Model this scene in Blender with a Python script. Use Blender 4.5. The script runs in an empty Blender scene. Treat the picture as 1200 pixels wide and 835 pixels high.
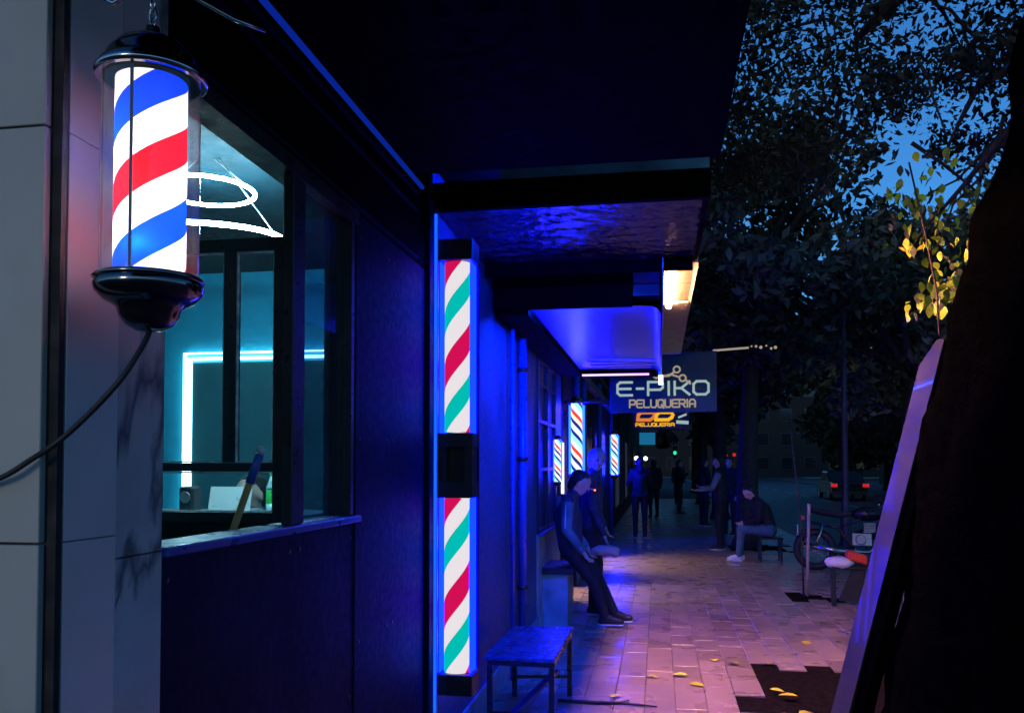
import bpy, bmesh, math, random
import numpy as np
from mathutils import Vector, Matrix, Euler

random.seed(7)
rng = np.random.default_rng(7)
C = bpy.context.scene.collection
SC = bpy.context.scene
R = math.radians

# ------------------------------------------------------------------ camera, sky, sun, exposure
cd = bpy.data.cameras.new('camera')
cam = bpy.data.objects.new('camera', cd); C.objects.link(cam)
cd.sensor_width = 36.0; cd.lens = 30.0
cd.shift_y = 0.0807
cd.clip_start = 0.05; cd.clip_end = 2000
cam.location = (0, 0, 1.55)
cam.rotation_euler = (R(90 + 1.76), 0, R(9.76))
SC.camera = cam

SUN_EL, SUN_AZ = R(6.0), R(200.0)          # low dusk glow from behind the camera (azimuth clockwise from +Y)
w = bpy.data.worlds.new("World"); SC.world = w; w.use_nodes = True
nt = w.node_tree; nt.nodes.clear()
sky = nt.nodes.new('ShaderNodeTexSky'); sky.sky_type = 'NISHITA'; sky.sun_disc = False
sky.sun_elevation = SUN_EL; sky.sun_rotation = SUN_AZ
sky.ozone_density = 5.8; sky.air_density = 1.0; sky.dust_density = 0.0
bg = nt.nodes.new('ShaderNodeBackground'); bg.inputs[1].default_value = 0.145
wo = nt.nodes.new('ShaderNodeOutputWorld')
nt.links.new(sky.outputs[0], bg.inputs[0]); nt.links.new(bg.outputs[0], wo.inputs[0])

sl = bpy.data.lights.new('sun', 'SUN'); sun = bpy.data.objects.new('sun', sl); C.objects.link(sun)
sl.energy = 0.25; sl.angle = R(12); sl.color = (1.0, 0.88, 0.76)
sd = Vector((math.sin(SUN_AZ) * math.cos(SUN_EL), math.cos(SUN_AZ) * math.cos(SUN_EL), math.sin(SUN_EL)))
sun.rotation_euler = (-sd).to_track_quat('-Z', 'Y').to_euler()

SC.view_settings.view_transform = 'Standard'; SC.view_settings.look = 'None'
SC.view_settings.exposure = 0.6; SC.view_settings.gamma = 1.0
try:
    SC.cycles.use_denoising = True
    SC.cycles.max_bounces = 8; SC.cycles.transparent_max_bounces = 16
    SC.cycles.sample_clamp_indirect = 4.0
except Exception: pass

# ------------------------------------------------------------------ materials
def new_mat(name):
    m = bpy.data.materials.new(name); m.use_nodes = True
    n = m.node_tree; n.nodes.clear()
    out = n.nodes.new('ShaderNodeOutputMaterial')
    return m, n, out

def pbr(name, col, rough=.5, metal=0., var=.25, scale=6., bump=.15, rvar=.15, spec=.5, rand=0., detail=4, coat=0., bscale=None, ior=1.5, world=False):
    m, n, out = new_mat(name)
    L = n.links
    b = n.nodes.new('ShaderNodeBsdfPrincipled')
    vec = n.nodes.new('ShaderNodeNewGeometry').outputs['Position'] if world else n.nodes.new('ShaderNodeTexCoord').outputs['Object']
    no = n.nodes.new('ShaderNodeTexNoise'); no.inputs['Scale'].default_value = scale; no.inputs['Detail'].default_value = detail
    L.new(vec, no.inputs['Vector'])
    mr = n.nodes.new('ShaderNodeMapRange'); mr.inputs[1].default_value = .3; mr.inputs[2].default_value = .7
    mr.inputs[3].default_value = 1 - var; mr.inputs[4].default_value = 1 + var
    L.new(no.outputs[0], mr.inputs[0])
    val = mr.outputs[0]
    if rand:
        oi = n.nodes.new('ShaderNodeObjectInfo')
        mr2 = n.nodes.new('ShaderNodeMapRange'); mr2.inputs[3].default_value = 1 - rand; mr2.inputs[4].default_value = 1 + rand
        L.new(oi.outputs['Random'], mr2.inputs[0])
        mu = n.nodes.new('ShaderNodeMath'); mu.operation = 'MULTIPLY'
        L.new(val, mu.inputs[0]); L.new(mr2.outputs[0], mu.inputs[1]); val = mu.outputs[0]
    sc = n.nodes.new('ShaderNodeVectorMath'); sc.operation = 'SCALE'; sc.inputs[0].default_value = col[:3]
    L.new(val, sc.inputs['Scale']); L.new(sc.outputs[0], b.inputs['Base Color'])
    n2 = n.nodes.new('ShaderNodeTexNoise'); n2.inputs['Scale'].default_value = bscale or scale * 4; n2.inputs['Detail'].default_value = 5
    L.new(vec, n2.inputs['Vector'])
    r2 = n.nodes.new('ShaderNodeMapRange'); r2.inputs[1].default_value = .3; r2.inputs[2].default_value = .7
    r2.inputs[3].default_value = max(.03, rough - rvar); r2.inputs[4].default_value = min(1, rough + rvar)
    L.new(n2.outputs[0], r2.inputs[0]); L.new(r2.outputs[0], b.inputs['Roughness'])
    b.inputs['Metallic'].default_value = metal
    b.inputs['Specular IOR Level'].default_value = spec
    b.inputs['Coat Weight'].default_value = coat; b.inputs['IOR'].default_value = ior
    if bump:
        bp = n.nodes.new('ShaderNodeBump'); bp.inputs['Strength'].default_value = bump; bp.inputs['Distance'].default_value = .01
        L.new(n2.outputs[0], bp.inputs['Height']); L.new(bp.outputs[0], b.inputs['Normal'])
    L.new(b.outputs[0], out.inputs[0])
    return m

def emit(name, col, s):
    m, n, out = new_mat(name)
    e = n.nodes.new('ShaderNodeEmission'); e.inputs[0].default_value = (*col, 1); e.inputs[1].default_value = s
    n.links.new(e.outputs[0], out.inputs[0]); return m

def glass(name, tint=(1, 1, 1), refl=1.0, rough=.02, dirt_sheen=.0):
    m, n, out = new_mat(name); L = n.links
    t = n.nodes.new('ShaderNodeBsdfTransparent'); t.inputs[0].default_value = (*tint, 1)
    g = n.nodes.new('ShaderNodeBsdfGlossy'); g.inputs['Roughness'].default_value = rough
    f = n.nodes.new('ShaderNodeFresnel')
    ge = n.nodes.new('ShaderNodeNewGeometry'); io = n.nodes.new('ShaderNodeMath'); io.operation = 'MULTIPLY_ADD'; io.inputs[1].default_value = 1 / 1.5 - 1.5; io.inputs[2].default_value = 1.5
    L.new(ge.outputs['Backfacing'], io.inputs[0]); L.new(io.outputs[0], f.inputs[0])
    mu = n.nodes.new('ShaderNodeMath'); mu.operation = 'MULTIPLY'; mu.inputs[1].default_value = refl
    L.new(f.outputs[0], mu.inputs[0])
    mx = n.nodes.new('ShaderNodeMixShader'); L.new(mu.outputs[0], mx.inputs[0]); L.new(t.outputs[0], mx.inputs[1]); L.new(g.outputs[0], mx.inputs[2])
    last = mx
    if dirt_sheen:  # grey film: dirt on panes, stand-in for reflections on the pole tube
        d = n.nodes.new('ShaderNodeBsdfDiffuse'); d.inputs[0].default_value = (.5, .5, .5, 1)
        tc = n.nodes.new('ShaderNodeTexCoord'); no = n.nodes.new('ShaderNodeTexNoise'); no.inputs['Scale'].default_value = 14
        L.new(tc.outputs['Object'], no.inputs['Vector'])
        mr = n.nodes.new('ShaderNodeMapRange'); mr.inputs[1].default_value = .45; mr.inputs[2].default_value = .8; mr.inputs[3].default_value = dirt_sheen * .45; mr.inputs[4].default_value = dirt_sheen
        L.new(no.outputs[0], mr.inputs[0])
        m2 = n.nodes.new('ShaderNodeMixShader'); L.new(mr.outputs[0], m2.inputs[0]); L.new(mx.outputs[0], m2.inputs[1]); L.new(d.outputs[0], m2.inputs[2])
        last = m2
    L.new(last.outputs[0], out.inputs[0]); return m

def stripes(name, period, bands, direction=1, phase=0., strength=1., trans=0.):
    """helical lit barber stripes round the object's z axis; bands = [(start, colour)]"""
    m, n, out = new_mat(name); L = n.links
    tc = n.nodes.new('ShaderNodeTexCoord'); sp = n.nodes.new('ShaderNodeSeparateXYZ'); L.new(tc.outputs['Object'], sp.inputs[0])
    at = n.nodes.new('ShaderNodeMath'); at.operation = 'ARCTAN2'; L.new(sp.outputs[1], at.inputs[0]); L.new(sp.outputs[0], at.inputs[1])
    a2 = n.nodes.new('ShaderNodeMath'); a2.operation = 'MULTIPLY'; a2.inputs[1].default_value = -direction / (2 * math.pi); L.new(at.outputs[0], a2.inputs[0])
    z2 = n.nodes.new('ShaderNodeMath'); z2.operation = 'MULTIPLY_ADD'; z2.inputs[1].default_value = 1 / period; z2.inputs[2].default_value = phase + 10; L.new(sp.outputs[2], z2.inputs[0])
    ad = n.nodes.new('ShaderNodeMath'); ad.operation = 'ADD'; L.new(a2.outputs[0], ad.inputs[0]); L.new(z2.outputs[0], ad.inputs[1])
    fr = n.nodes.new('ShaderNodeMath'); fr.operation = 'FRACT'; L.new(ad.outputs[0], fr.inputs[0])
    cr = n.nodes.new('ShaderNodeValToRGB'); cr.color_ramp.interpolation = 'CONSTANT'
    els = cr.color_ramp.elements
    els[0].position = bands[0][0]; els[0].color = (*bands[0][1], 1)
    els[1].position = bands[1][0]; els[1].color = (*bands[1][1], 1)
    for p, c in bands[2:]:
        e = els.new(p); e.color = (*c, 1)
    L.new(fr.outputs[0], cr.inputs[0])
    e = n.nodes.new('ShaderNodeEmission'); e.inputs[1].default_value = strength; L.new(cr.outputs[0], e.inputs[0])
    last = e
    if trans:
        t = n.nodes.new('ShaderNodeBsdfTranslucent'); L.new(cr.outputs[0], t.inputs[0])
        a = n.nodes.new('ShaderNodeAddShader'); L.new(e.outputs[0], a.inputs[0]); L.new(t.outputs[0], a.inputs[1]); last = a
    L.new(last.outputs[0], out.inputs[0]); return m

def marble(name, base, vein, rough=.3, scale=1.6, amount=.8, coat=.3):
    m, n, out = new_mat(name); L = n.links
    b = n.nodes.new('ShaderNodeBsdfPrincipled'); tc = n.nodes.new('ShaderNodeTexCoord')
    no = n.nodes.new('ShaderNodeTexNoise'); no.inputs['Scale'].default_value = scale; no.inputs['Detail'].default_value = 6; no.inputs['Distortion'].default_value = 1.2
    mp = n.nodes.new('ShaderNodeMapping'); mp.inputs['Rotation'].default_value = (R(38), R(20), R(15)); mp.inputs['Scale'].default_value = (2.2, 2.2, .8)
    L.new(tc.outputs['Object'], mp.inputs[0]); L.new(mp.outputs[0], no.inputs['Vector'])
    s1 = n.nodes.new('ShaderNodeMath'); s1.operation = 'SUBTRACT'; s1.inputs[1].default_value = .5; L.new(no.outputs[0], s1.inputs[0])
    ab = n.nodes.new('ShaderNodeMath'); ab.operation = 'ABSOLUTE'; L.new(s1.outputs[0], ab.inputs[0])
    cr = n.nodes.new('ShaderNodeValToRGB')
    mixc = [vein[i] * amount + base[i] * (1 - amount) for i in range(3)]
    cr.color_ramp.elements[0].position = 0; cr.color_ramp.elements[0].color = (*mixc, 1)
    cr.color_ramp.elements[1].position = .035; cr.color_ramp.elements[1].color = (*base, 1)
    L.new(ab.outputs[0], cr.inputs[0])
    n2 = n.nodes.new('ShaderNodeTexNoise'); n2.inputs['Scale'].default_value = 3; n2.inputs['Detail'].default_value = 4; L.new(tc.outputs['Object'], n2.inputs['Vector'])
    mr = n.nodes.new('ShaderNodeMapRange'); mr.inputs[1].default_value = .3; mr.inputs[2].default_value = .7; mr.inputs[3].default_value = .72; mr.inputs[4].default_value = 1.08
    L.new(n2.outputs[0], mr.inputs[0])
    sc = n.nodes.new('ShaderNodeVectorMath'); sc.operation = 'SCALE'; L.new(cr.outputs[0], sc.inputs[0]); L.new(mr.outputs[0], sc.inputs['Scale'])
    L.new(sc.outputs[0], b.inputs['Base Color']); b.inputs['Roughness'].default_value = rough; b.inputs['Coat Weight'].default_value = coat; b.inputs['Coat Roughness'].default_value = .2
    L.new(b.outputs[0], out.inputs[0]); return m

M = dict(
    grey_tile=pbr('grey_tile', (.36, .345, .32), .45, var=.12, scale=3, bump=.05),
    dark_tile=pbr('polished_tile', (.62, .60, .60), .42, var=.12, scale=3, bump=0, rvar=.0, spec=.8, ior=2.4),
    marble=marble('veined_marble', (.50, .52, .56), (.05, .08, .11), amount=.9, scale=1.25),
    grout=pbr('black_gap', (.01, .01, .012), .8),
    black_metal=pbr('black_painted_metal', (.012, .014, .02), .35, .0, var=.4, scale=8, bump=.12),
    navy_panel=pbr('navy_painted_panel', (.0008, .010, .040), .60, 0, var=.35, scale=2.5, bump=.06, rvar=.10, bscale=30, spec=.06),
    blue_lit_wall=pbr('blue_lit_wall_colour', (.004, .06, .17), .5, 0, var=.3, scale=2.5, bump=.08, rvar=.10, bscale=30),  # blue LED light on the salon wall put into its base colour
    dark_panel=pbr('dark_panel', (.012, .014, .024), .42, var=.4, scale=5, bump=.1),
    ledge=pbr('ledge_blue_lit', (.012, .06, .34), .35, var=.15, scale=4, bump=.04),  # blue light along the ledge put into its base colour
    lamp_paint=pbr('lamp_paint', (.035, .03, .06), .5),
    trim=pbr('silver_trim', (.6, .62, .66), .25, .85, var=.2, bump=.05),
    leaf_night=pbr('leaf_silhouette', (.018, .022, .014), .7, var=.3, scale=4, bump=0, spec=.2),  # darker leaf copy, unlit silhouette of the near crown put into colour
    chrome_black=pbr('black_chrome', (.16, .165, .18), .12, 1., var=.2, bump=.03, rvar=.06),
    chrome=pbr('chrome', (.55, .55, .57), .15, 1., var=.1, bump=.02, rvar=.06),
    steel=pbr('dull_steel', (.28, .29, .31), .4, .8, var=.3, bump=.1),
    rust=pbr('rusty_steel', (.12, .07, .05), .7, .3, var=.4, bump=.2),
    tealgrey=pbr('tealgrey_sheet', (.22, .36, .40), .5, .2, var=.35, scale=5, bump=.1),
    canopy_black=pbr('canopy_black', (.002, .002, .002), .9, 0, spec=.03, var=.3, scale=4, bump=.1),
    canopy_sheet=pbr('crinkled_sheet', (.010, .022, .06), .17, .6, var=.4, scale=5, bump=1.0, rvar=.1, bscale=17),
    canopy_metal=pbr('blue_lit_metal_sheet', (.06, .10, .72), .30, .85, var=.05, scale=2, bump=0, rvar=.0),  # metal tinted blue so its colour carries the glow under the canopy
    grey_sheet=pbr('grey_sheet', (.17, .16, .16), .5, .1, var=.2, scale=6),
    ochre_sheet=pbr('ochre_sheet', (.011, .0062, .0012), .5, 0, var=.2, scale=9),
    concrete=pbr('concrete', (.06, .06, .06), .75, var=.25, scale=2, bump=.3),
    joint=pbr('dirty_joint', (.02, .018, .018), .85, var=.3, scale=5, bump=.3),
    paver=pbr('pink_paver', (.33, .225, .16), .32, var=.12, scale=2.3, detail=6, bump=.04, rvar=.13, bscale=3.1, world=True, rand=.24, spec=.6),
    kerb=pbr('kerb_stone', (.20, .20, .20), .7, var=.2, scale=5),
    asphalt=pbr('asphalt', (.05, .05, .053), .6, var=.3, scale=3, bump=.3, rvar=.2),
    paint=pbr('road_paint', (.5, .5, .48), .6),
    soil=pbr('dark_soil', (.012, .009, .007), .95, spec=0., var=.5, scale=18, bump=.8),
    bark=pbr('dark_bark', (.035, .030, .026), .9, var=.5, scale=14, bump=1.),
    bark_big=pbr('near_black_bark', (.0012, .0012, .0012), .95, var=.5, scale=14, bump=1., spec=0.),  # bark base colour set close to black
    leaf_dark=pbr('leaf_dark', (.035, .045, .030), .6, spec=.15, var=.3, scale=4, bump=0),
    leaf_mid=pbr('leaf_mid', (.085, .090, .045), .6, spec=.15, var=.3, scale=4, bump=0),
    leaf_grey=pbr('leaf_greyish', (.15, .14, .10), .65, spec=.15, var=.3, scale=4, bump=0),
    leaf_lime=pbr('leaf_lime', (.34, .46, .02), .45, var=.25, scale=6, bump=.05, rand=.4),
    leaf_yellow=pbr('leaf_yellow', (.80, .66, .02), .5, var=.2, scale=9, bump=.1, rand=.3),
    wood=pbr('weathered_plank', (.055, .042, .027), .40, var=.4, scale=4, bump=.08, rvar=.08, coat=.12, detail=8),
    stick=pbr('broom_wood', (.58, .35, .10), .5, var=.2, scale=12),
    palewood=pbr('pale_stake', (.34, .27, .25), .6, var=.2, scale=8),
    blueplastic=pbr('blue_plastic', (.02, .10, .42), .4, bump=0),
    rubber=pbr('rubber', (.012, .012, .013), .6, bump=.05),
    bench_top=pbr('wet_bench_top', (.05, .08, .16), .26, .2, var=.5, scale=9, bump=.35, rvar=.16, bscale=26),
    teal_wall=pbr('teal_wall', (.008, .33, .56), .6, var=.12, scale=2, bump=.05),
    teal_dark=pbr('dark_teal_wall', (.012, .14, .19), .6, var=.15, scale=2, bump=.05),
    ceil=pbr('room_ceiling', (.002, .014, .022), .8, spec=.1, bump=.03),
    window_frame=pbr('frame_paint', (.010, .018, .024), .40, var=.25, bump=.02),
    putty=pbr('pane_sealant', (.6, .75, .78), .5, var=.5, scale=30, bump=.4),
    pane=glass('window_glass', (.86, .95, .97), 1., .03, .10),
    tint_glass=glass('tinted_glass', (.42, .56, .70), 1., .05, .06),
    pole_glass=glass('clear_tube', (.93, .95, .97), 1.5, .05, .35),  # diffuse grey film imitates reflections on the sides of the tube
    navy_glass=pbr('filmed_glass', (.015, .055, .095), .5, 0, var=.25, scale=2, bump=.02, rvar=.05, spec=.3),
    lit_white=emit('white_led', (.5, .9, 1.), 130.),
    lit_frame=emit('frame_led', (.66, 1., .95), 4.5),
    bulb=emit('bulb_cyan', (.35, .9, 1.), 40.),
    fill_bulb=emit('fill_bulb_white', (1., .90, .86), 130.),  # for extra unseen bulbs that brighten the pilaster
    bulb2=emit('bulb_warm', (1., .55, .2), 14.),
    blue_back_fill=emit('blue_back_fill', (.0006, .004, 1.), 70.),  # for added strips out of view behind the striped lights
    blue_led_soft=emit('blue_led_soft', (.003, .045, 1.), 2.2),
    blue_edge=emit('blue_led_edge', (.0002, .0016, 1.), 36.),
    blue_edge_dim=emit('blue_led_dim', (.0003, .003, 1.), 24.),
    blue_fill=emit('blue_fill', (.0, .03, 1.), 1100.),  # added blue fill, hidden under the crinkled canopy
    blue_fill_strong=emit('blue_fill_strong', (.0, .03, 1.), 3600.),  # added blue fill, hidden under the metal canopy
    blue_edge2=emit('blue_led_far', (.0002, .0015, 1.), 220.),
    trim_glow=emit('blue_trim_glow', (.004, .03, .5), .35),  # weak emission in place of blue light falling on the trim
    lilac_led=emit('lilac_led', (.62, .32, 1.), 1.7),
    warm_tube=emit('warm_tube', (1., .44, .20), 640.),
    door_light=emit('door_light', (1., .72, .66), 50.),
    white_tube=emit('cool_tube', (.9, .9, 1.), 1.6),
    teal_board=pbr('sign_board', (.006, .06, .085), .55, spec=.15, var=.15, scale=3, bump=.03),
    letter=emit('sign_letter', (.62, .86, .86), .34),
    letter_cream=emit('sign_letter_cream', (.75, .62, .50), .30),
    yellow_sign=emit('yellow_sign', (1., .50, .02), .6),
    orange_sign=emit('orange_sign', (1., .30, .07), .45),
    red_sign=emit('red_sign', (.8, .1, .1), .5),
    shop_blue=emit('blue_sign_panel', (.01, .16, .34), .55),
    green_lens=emit('green_lens', (.01, .7, .3), 1.2),
    red_lens=emit('red_lens', (1., .03, .03), .38),
    white_lens=emit('white_lens', (1., .9, .95), 2.5),
    ember=emit('ember', (1., .16, .03), 3.),
    lilac_window=emit('lilac_window', (.46, .38, .52), .4),
    dim_window=emit('dim_window', (.10, .13, .22), .1),
    facade=pbr('dark_render', (.007, .007, .008), .8, var=.25, scale=2, bump=.2),
    skin=pbr('skin', (.52, .35, .30), .5, var=.1, bump=.03),
    grey_hair=pbr('grey_hair', (.22, .23, .26), .6, var=.3, scale=40, bump=.3),
    dark_hair=pbr('dark_hair', (.012, .011, .012), .55, var=.3, scale=40, bump=.3),
    black_cloth=pbr('black_cloth', (.012, .012, .015), .8, var=.4, scale=7, bump=1., bscale=13),
    navy_cloth=pbr('navy_cloth', (.02, .03, .07), .8, var=.4, scale=7, bump=1., bscale=13),
    teal_cloth=pbr('teal_cloth', (.06, .16, .20), .8, var=.4, scale=7, bump=1., bscale=13),
    grey_cloth=pbr('grey_cloth', (.16, .19, .21), .85, var=.4, scale=7, bump=1., bscale=13),
    red_cloth=pbr('lip_red', (.20, .06, .05), .6),
    jeans=pbr('jeans', (.07, .14, .18), .85, var=.3, scale=14, bump=.3),
    white_cloth=pbr('white_cloth', (.68, .66, .68), .8, var=.08, scale=10, bump=.15),
    shoe=pbr('shoe_black', (.012, .012, .014), .5),
    sole=pbr('white_sole', (.72, .72, .75), .6, bump=.02),
    red_plastic=pbr('red_plastic', (.55, .04, .02), .45),
    bike_paint=pbr('bike_paint', (.012, .014, .02), .3, .3),
    car_paint=pbr('car_paint', (.02, .02, .024), .3, .4, coat=.3),
    car_glass=pbr('car_glass', (.01, .012, .016), .12, bump=0),
    laptop=pbr('silver_lid', (.62, .68, .70), .4, .2, var=.06, bump=.02),
    green_label=pbr('green_label', (.04, .60, .10), .4, bump=0),
    bottle=pbr('clear_plastic', (.35, .60, .60), .15, bump=0),
    paper=pbr('brown_paper', (.50, .36, .28), .7, var=.15, scale=14),
)
WHT, RED, PINK, BLU, TEAL = (.90, .84, .88), (.66, .003, .010), (.72, .005, .10), (.003, .04, .95), (.0, .55, .50)
M['stripe_near'] = stripes('lit_stripes_near', .267, [(0, BLU), (.25, WHT), (.50, RED), (.75, WHT)], 1, .731, .29, .4)
M['stripe_led'] = stripes('lit_stripes_led', .505, [(0, PINK), (.27, WHT), (.54, TEAL), (.77, WHT)], 1, .0, .60)
M['stripe_far'] = stripes('lit_stripes_far', .42, [(0, (.01, .02, .25)), (.12, (.75, .95, 1.)), (.30, (.01, .02, .25)), (.42, (1., .75, .55)), (.56, (.9, .04, .05)), (.68, (1., .9, .85)), (.84, (.3, .95, .8))], -1, .2, .9)

# ------------------------------------------------------------------ helpers
ORG = {}
class MB:
    def __init__(s): s.bm = bmesh.new(); s.mi = 0
    def _f(s, vs, smooth=False):
        try:
            f = s.bm.faces.new(vs); f.material_index = s.mi; f.smooth = smooth; return f
        except ValueError: return None
    def box(s, x0, x1, y0, y1, z0, z1, rot=None, c=None):
        v = [(x, y, z) for z in (z0, z1) for y in (y0, y1) for x in (x0, x1)]
        if rot is not None: v = [tuple(rot @ Vector(p) + Vector(c)) for p in v]
        b = [s.bm.verts.new(p) for p in v]
        for i in ((0, 2, 3, 1), (4, 5, 7, 6), (0, 1, 5, 4), (2, 6, 7, 3), (0, 4, 6, 2), (1, 3, 7, 5)): s._f([b[k] for k in i])
        return s
    def bar(s, p, q, wx, wz, up=(0, 0, 1)):
        p, q = Vector(p), Vector(q); d = (q - p).normalized(); u = Vector(up)
        if abs(d.dot(u)) > .98: u = Vector((0, 1, 0))
        a = d.cross(u).normalized(); u = a.cross(d)
        A = [s.bm.verts.new(p + a * i * wx / 2 + u * j * wz / 2) for i, j in ((-1, -1), (1, -1), (1, 1), (-1, 1))]
        B = [s.bm.verts.new(q + a * i * wx / 2 + u * j * wz / 2) for i, j in ((-1, -1), (1, -1), (1, 1), (-1, 1))]
        for k in range(4): s._f([A[k], A[(k + 1) % 4], B[(k + 1) % 4], B[k]])
        s._f(A[::-1]); s._f(B); return s
    def tube(s, pts, r, n=8, cap=True, closed=False):
        pts = [Vector(p) for p in pts]; rs = r if isinstance(r, (list, tuple)) else [r] * len(pts)
        rings = []; prev = None
        for i, p in enumerate(pts):
            if closed: t = (pts[(i + 1) % len(pts)] - pts[i - 1]).normalized()
            else: t = (pts[min(i + 1, len(pts) - 1)] - pts[max(i - 1, 0)]).normalized()
            if prev is None:
                u = Vector((0, 0, 1)) if abs(t.z) < .9 else Vector((1, 0, 0))
                a = t.cross(u).normalized()
            else:
                a = (prev - t * prev.dot(t)).normalized()
            prev = a; b = t.cross(a)
            rings.append([s.bm.verts.new(p + (a * math.cos(k * 2 * math.pi / n) + b * math.sin(k * 2 * math.pi / n)) * rs[i]) for k in range(n)])
        m = len(rings)
        for i in range(m if closed else m - 1):
            A, B = rings[i], rings[(i + 1) % m]
            for k in range(n): s._f([A[k], A[(k + 1) % n], B[(k + 1) % n], B[k]], True)
        if cap and not closed: s._f(rings[0][::-1]); s._f(rings[-1])
        return s
    def lathe(s, prof, c=(0, 0, 0), n=32, axis='z', rot=None):
        c = Vector(c); rings = []
        for r, z in prof:
            ring = []
            for k in range(n):
                a = 2 * math.pi * k / n
                if axis == 'z': v = Vector((r * math.cos(a), r * math.sin(a), z))
                elif axis == 'y': v = Vector((r * math.cos(a), z, r * math.sin(a)))
                else: v = Vector((z, r * math.cos(a), r * math.sin(a)))
                if rot is not None: v = rot @ v
                ring.append(s.bm.verts.new(v + c))
            rings.append(ring)
        for A, B in zip(rings, rings[1:]):
            for k in range(n): s._f([A[k], A[(k + 1) % n], B[(k + 1) % n], B[k]], True)
        if prof[0][0] > 1e-6: s._f(rings[0][::-1])
        if prof[-1][0] > 1e-6: s._f(rings[-1])
        return s
    def ball(s, c, r, n=12, sc=(1, 1, 1)):
        prof = [(max(1e-5, math.sin(math.pi * i / n)), -math.cos(math.pi * i / n)) for i in range(n + 1)]
        rings = []
        for a, z in prof:
            rings.append([s.bm.verts.new((c[0] + r * sc[0] * a * math.cos(2 * math.pi * k / n), c[1] + r * sc[1] * a * math.sin(2 * math.pi * k / n), c[2] + r * sc[2] * z)) for k in range(n)])
        for A, B in zip(rings, rings[1:]):
            for k in range(n): s._f([A[k], A[(k + 1) % n], B[(k + 1) % n], B[k]], True)
        return s
    def prism(s, poly, h0, h1, axis='y', taper=None):
        def P(p, h):
            return (p[0], h, p[1]) if axis == 'y' else ((h, p[0], p[1]) if axis == 'x' else (p[0], p[1], h))
        A = [s.bm.verts.new(P(p, h0)) for p in poly]; B = [s.bm.verts.new(P(p, h1)) for p in (taper or poly)]
        n = len(poly)
        for k in range(n): s._f([A[k], A[(k + 1) % n], B[(k + 1) % n], B[k]])
        s._f(A[::-1]); s._f(B); return s
    def quad(s, *v):
        s._f([s.bm.verts.new(p) for p in v]); return s
    def build(s, name, mats, parent=None, loc=None, smooth=None, bevel=0, local=False):
        bmesh.ops.remove_doubles(s.bm, verts=s.bm.verts, dist=1e-5)
        bmesh.ops.recalc_face_normals(s.bm, faces=s.bm.faces)
        me = bpy.data.meshes.new(name); 
        base = ORG.get(parent.name, Vector((0, 0, 0))) if parent else Vector((0, 0, 0))
        if local: base_v = Vector((0, 0, 0))
        org = Vector(loc) if loc is not None else base
        if loc is not None:                              # geometry is given round loc
            off = Vector((0, 0, 0))
        else: off = Vector((0, 0, 0)) if local else -org
        if off.length: bmesh.ops.translate(s.bm, vec=off, verts=s.bm.verts)
        if bevel:
            bmesh.ops.bevel(s.bm, geom=list(s.bm.edges), offset=bevel, segments=1, affect='EDGES', profile=.5)
        s.bm.to_mesh(me); s.bm.free()
        if not isinstance(mats, (list, tuple)): mats = [mats]
        for m in mats: me.materials.append(m if not isinstance(m, str) else M[m])
        o = bpy.data.objects.new(name, me); C.objects.link(o)
        if parent: o.parent = parent
        o.location = org - base if parent else org
        ORG[o.name] = org
        return o

def tag(o, label=None, cat=None, group=None, kind=None):
    if label: o['label'] = label
    if cat: o['category'] = cat
    if group: o['group'] = group
    if kind: o['kind'] = kind
    return o
def empty(name, loc, label, cat, group=None, rz=0):
    o = bpy.data.objects.new(name, None); C.objects.link(o); o.location = loc; o.rotation_euler = (0, 0, rz); o.empty_display_size = .2
    ORG[o.name] = Vector(loc); return tag(o, label, cat, group)
def copy_tree(o, parent=None):
    c = o.copy(); C.objects.link(c); c.parent = parent
    for ch in o.children: copy_tree(ch, c)
    return c
def dup(o, loc, rz, label, group=None, scale=None):
    c = copy_tree(o); c.location = loc; c.rotation_euler = (0, 0, rz); c['label'] = label
    if group: c['group'] = group
    if scale: c.scale = (scale,) * 3
    ORG[c.name] = Vector(loc); return c
def box(name, mat, parent, x0, x1, y0, y1, z0, z1, bevel=0, **k):
    return MB().box(x0, x1, y0, y1, z0, z1).build(name, mat, parent, bevel=bevel, **k)

# ------------------------------------------------------------------ the setting: ground, sidewalk, road
g = MB().quad((-300, -60, -.30), (300, -60, -.30), (300, 600, -.30), (-300, 600, -.30)).build('ground', 'concrete'); g['kind'] = 'structure'
side = MB().box(-6.0, 2.95, -3, 110, -.28, -.012).build('sidewalk', 'joint'); side['kind'] = 'structure'
kerb = MB()
for i in range(100):
    kerb.box(2.952, 3.10, -3 + i * 1.1, -3 + i * 1.1 + 1.09, -.28, .006)
kerb = kerb.build('kerb', 'kerb'); kerb['kind'] = 'structure'
road = MB().quad((3.0, -20, -.14), (13, -20, -.14), (13, 260, -.14), (3.0, 260, -.14)).build('road', 'asphalt'); road['kind'] = 'structure'
ln = MB()
for i in range(30): ln.quad((7.9, i * 6, -.136), (8.02, i * 6, -.136), (8.02, i * 6 + 3, -.136), (7.9, i * 6 + 3, -.136))
ln = ln.build('road_marking', 'paint'); ln['kind'] = 'structure'
fs = MB().box(13, 18, -3, 160, -.28, -.01).build('far_pavement', 'concrete'); fs['kind'] = 'structure'

PITS = [  # irregular tree pits (xmin, xmax, ymin, ymax)
    (.62, 2.6, 5.75, 6.75), (1.56, 1.94, 10.55, 10.85), (1.3, 2.3, 16.2, 17.2)]
def in_pit(x, y, j=0):
    e = random.uniform(-.16, .10) * j
    return any(a - .06 - e < x < b + .06 + e and c - .12 - e < y < d + .12 + e for a, b, c, d in PITS)
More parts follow.
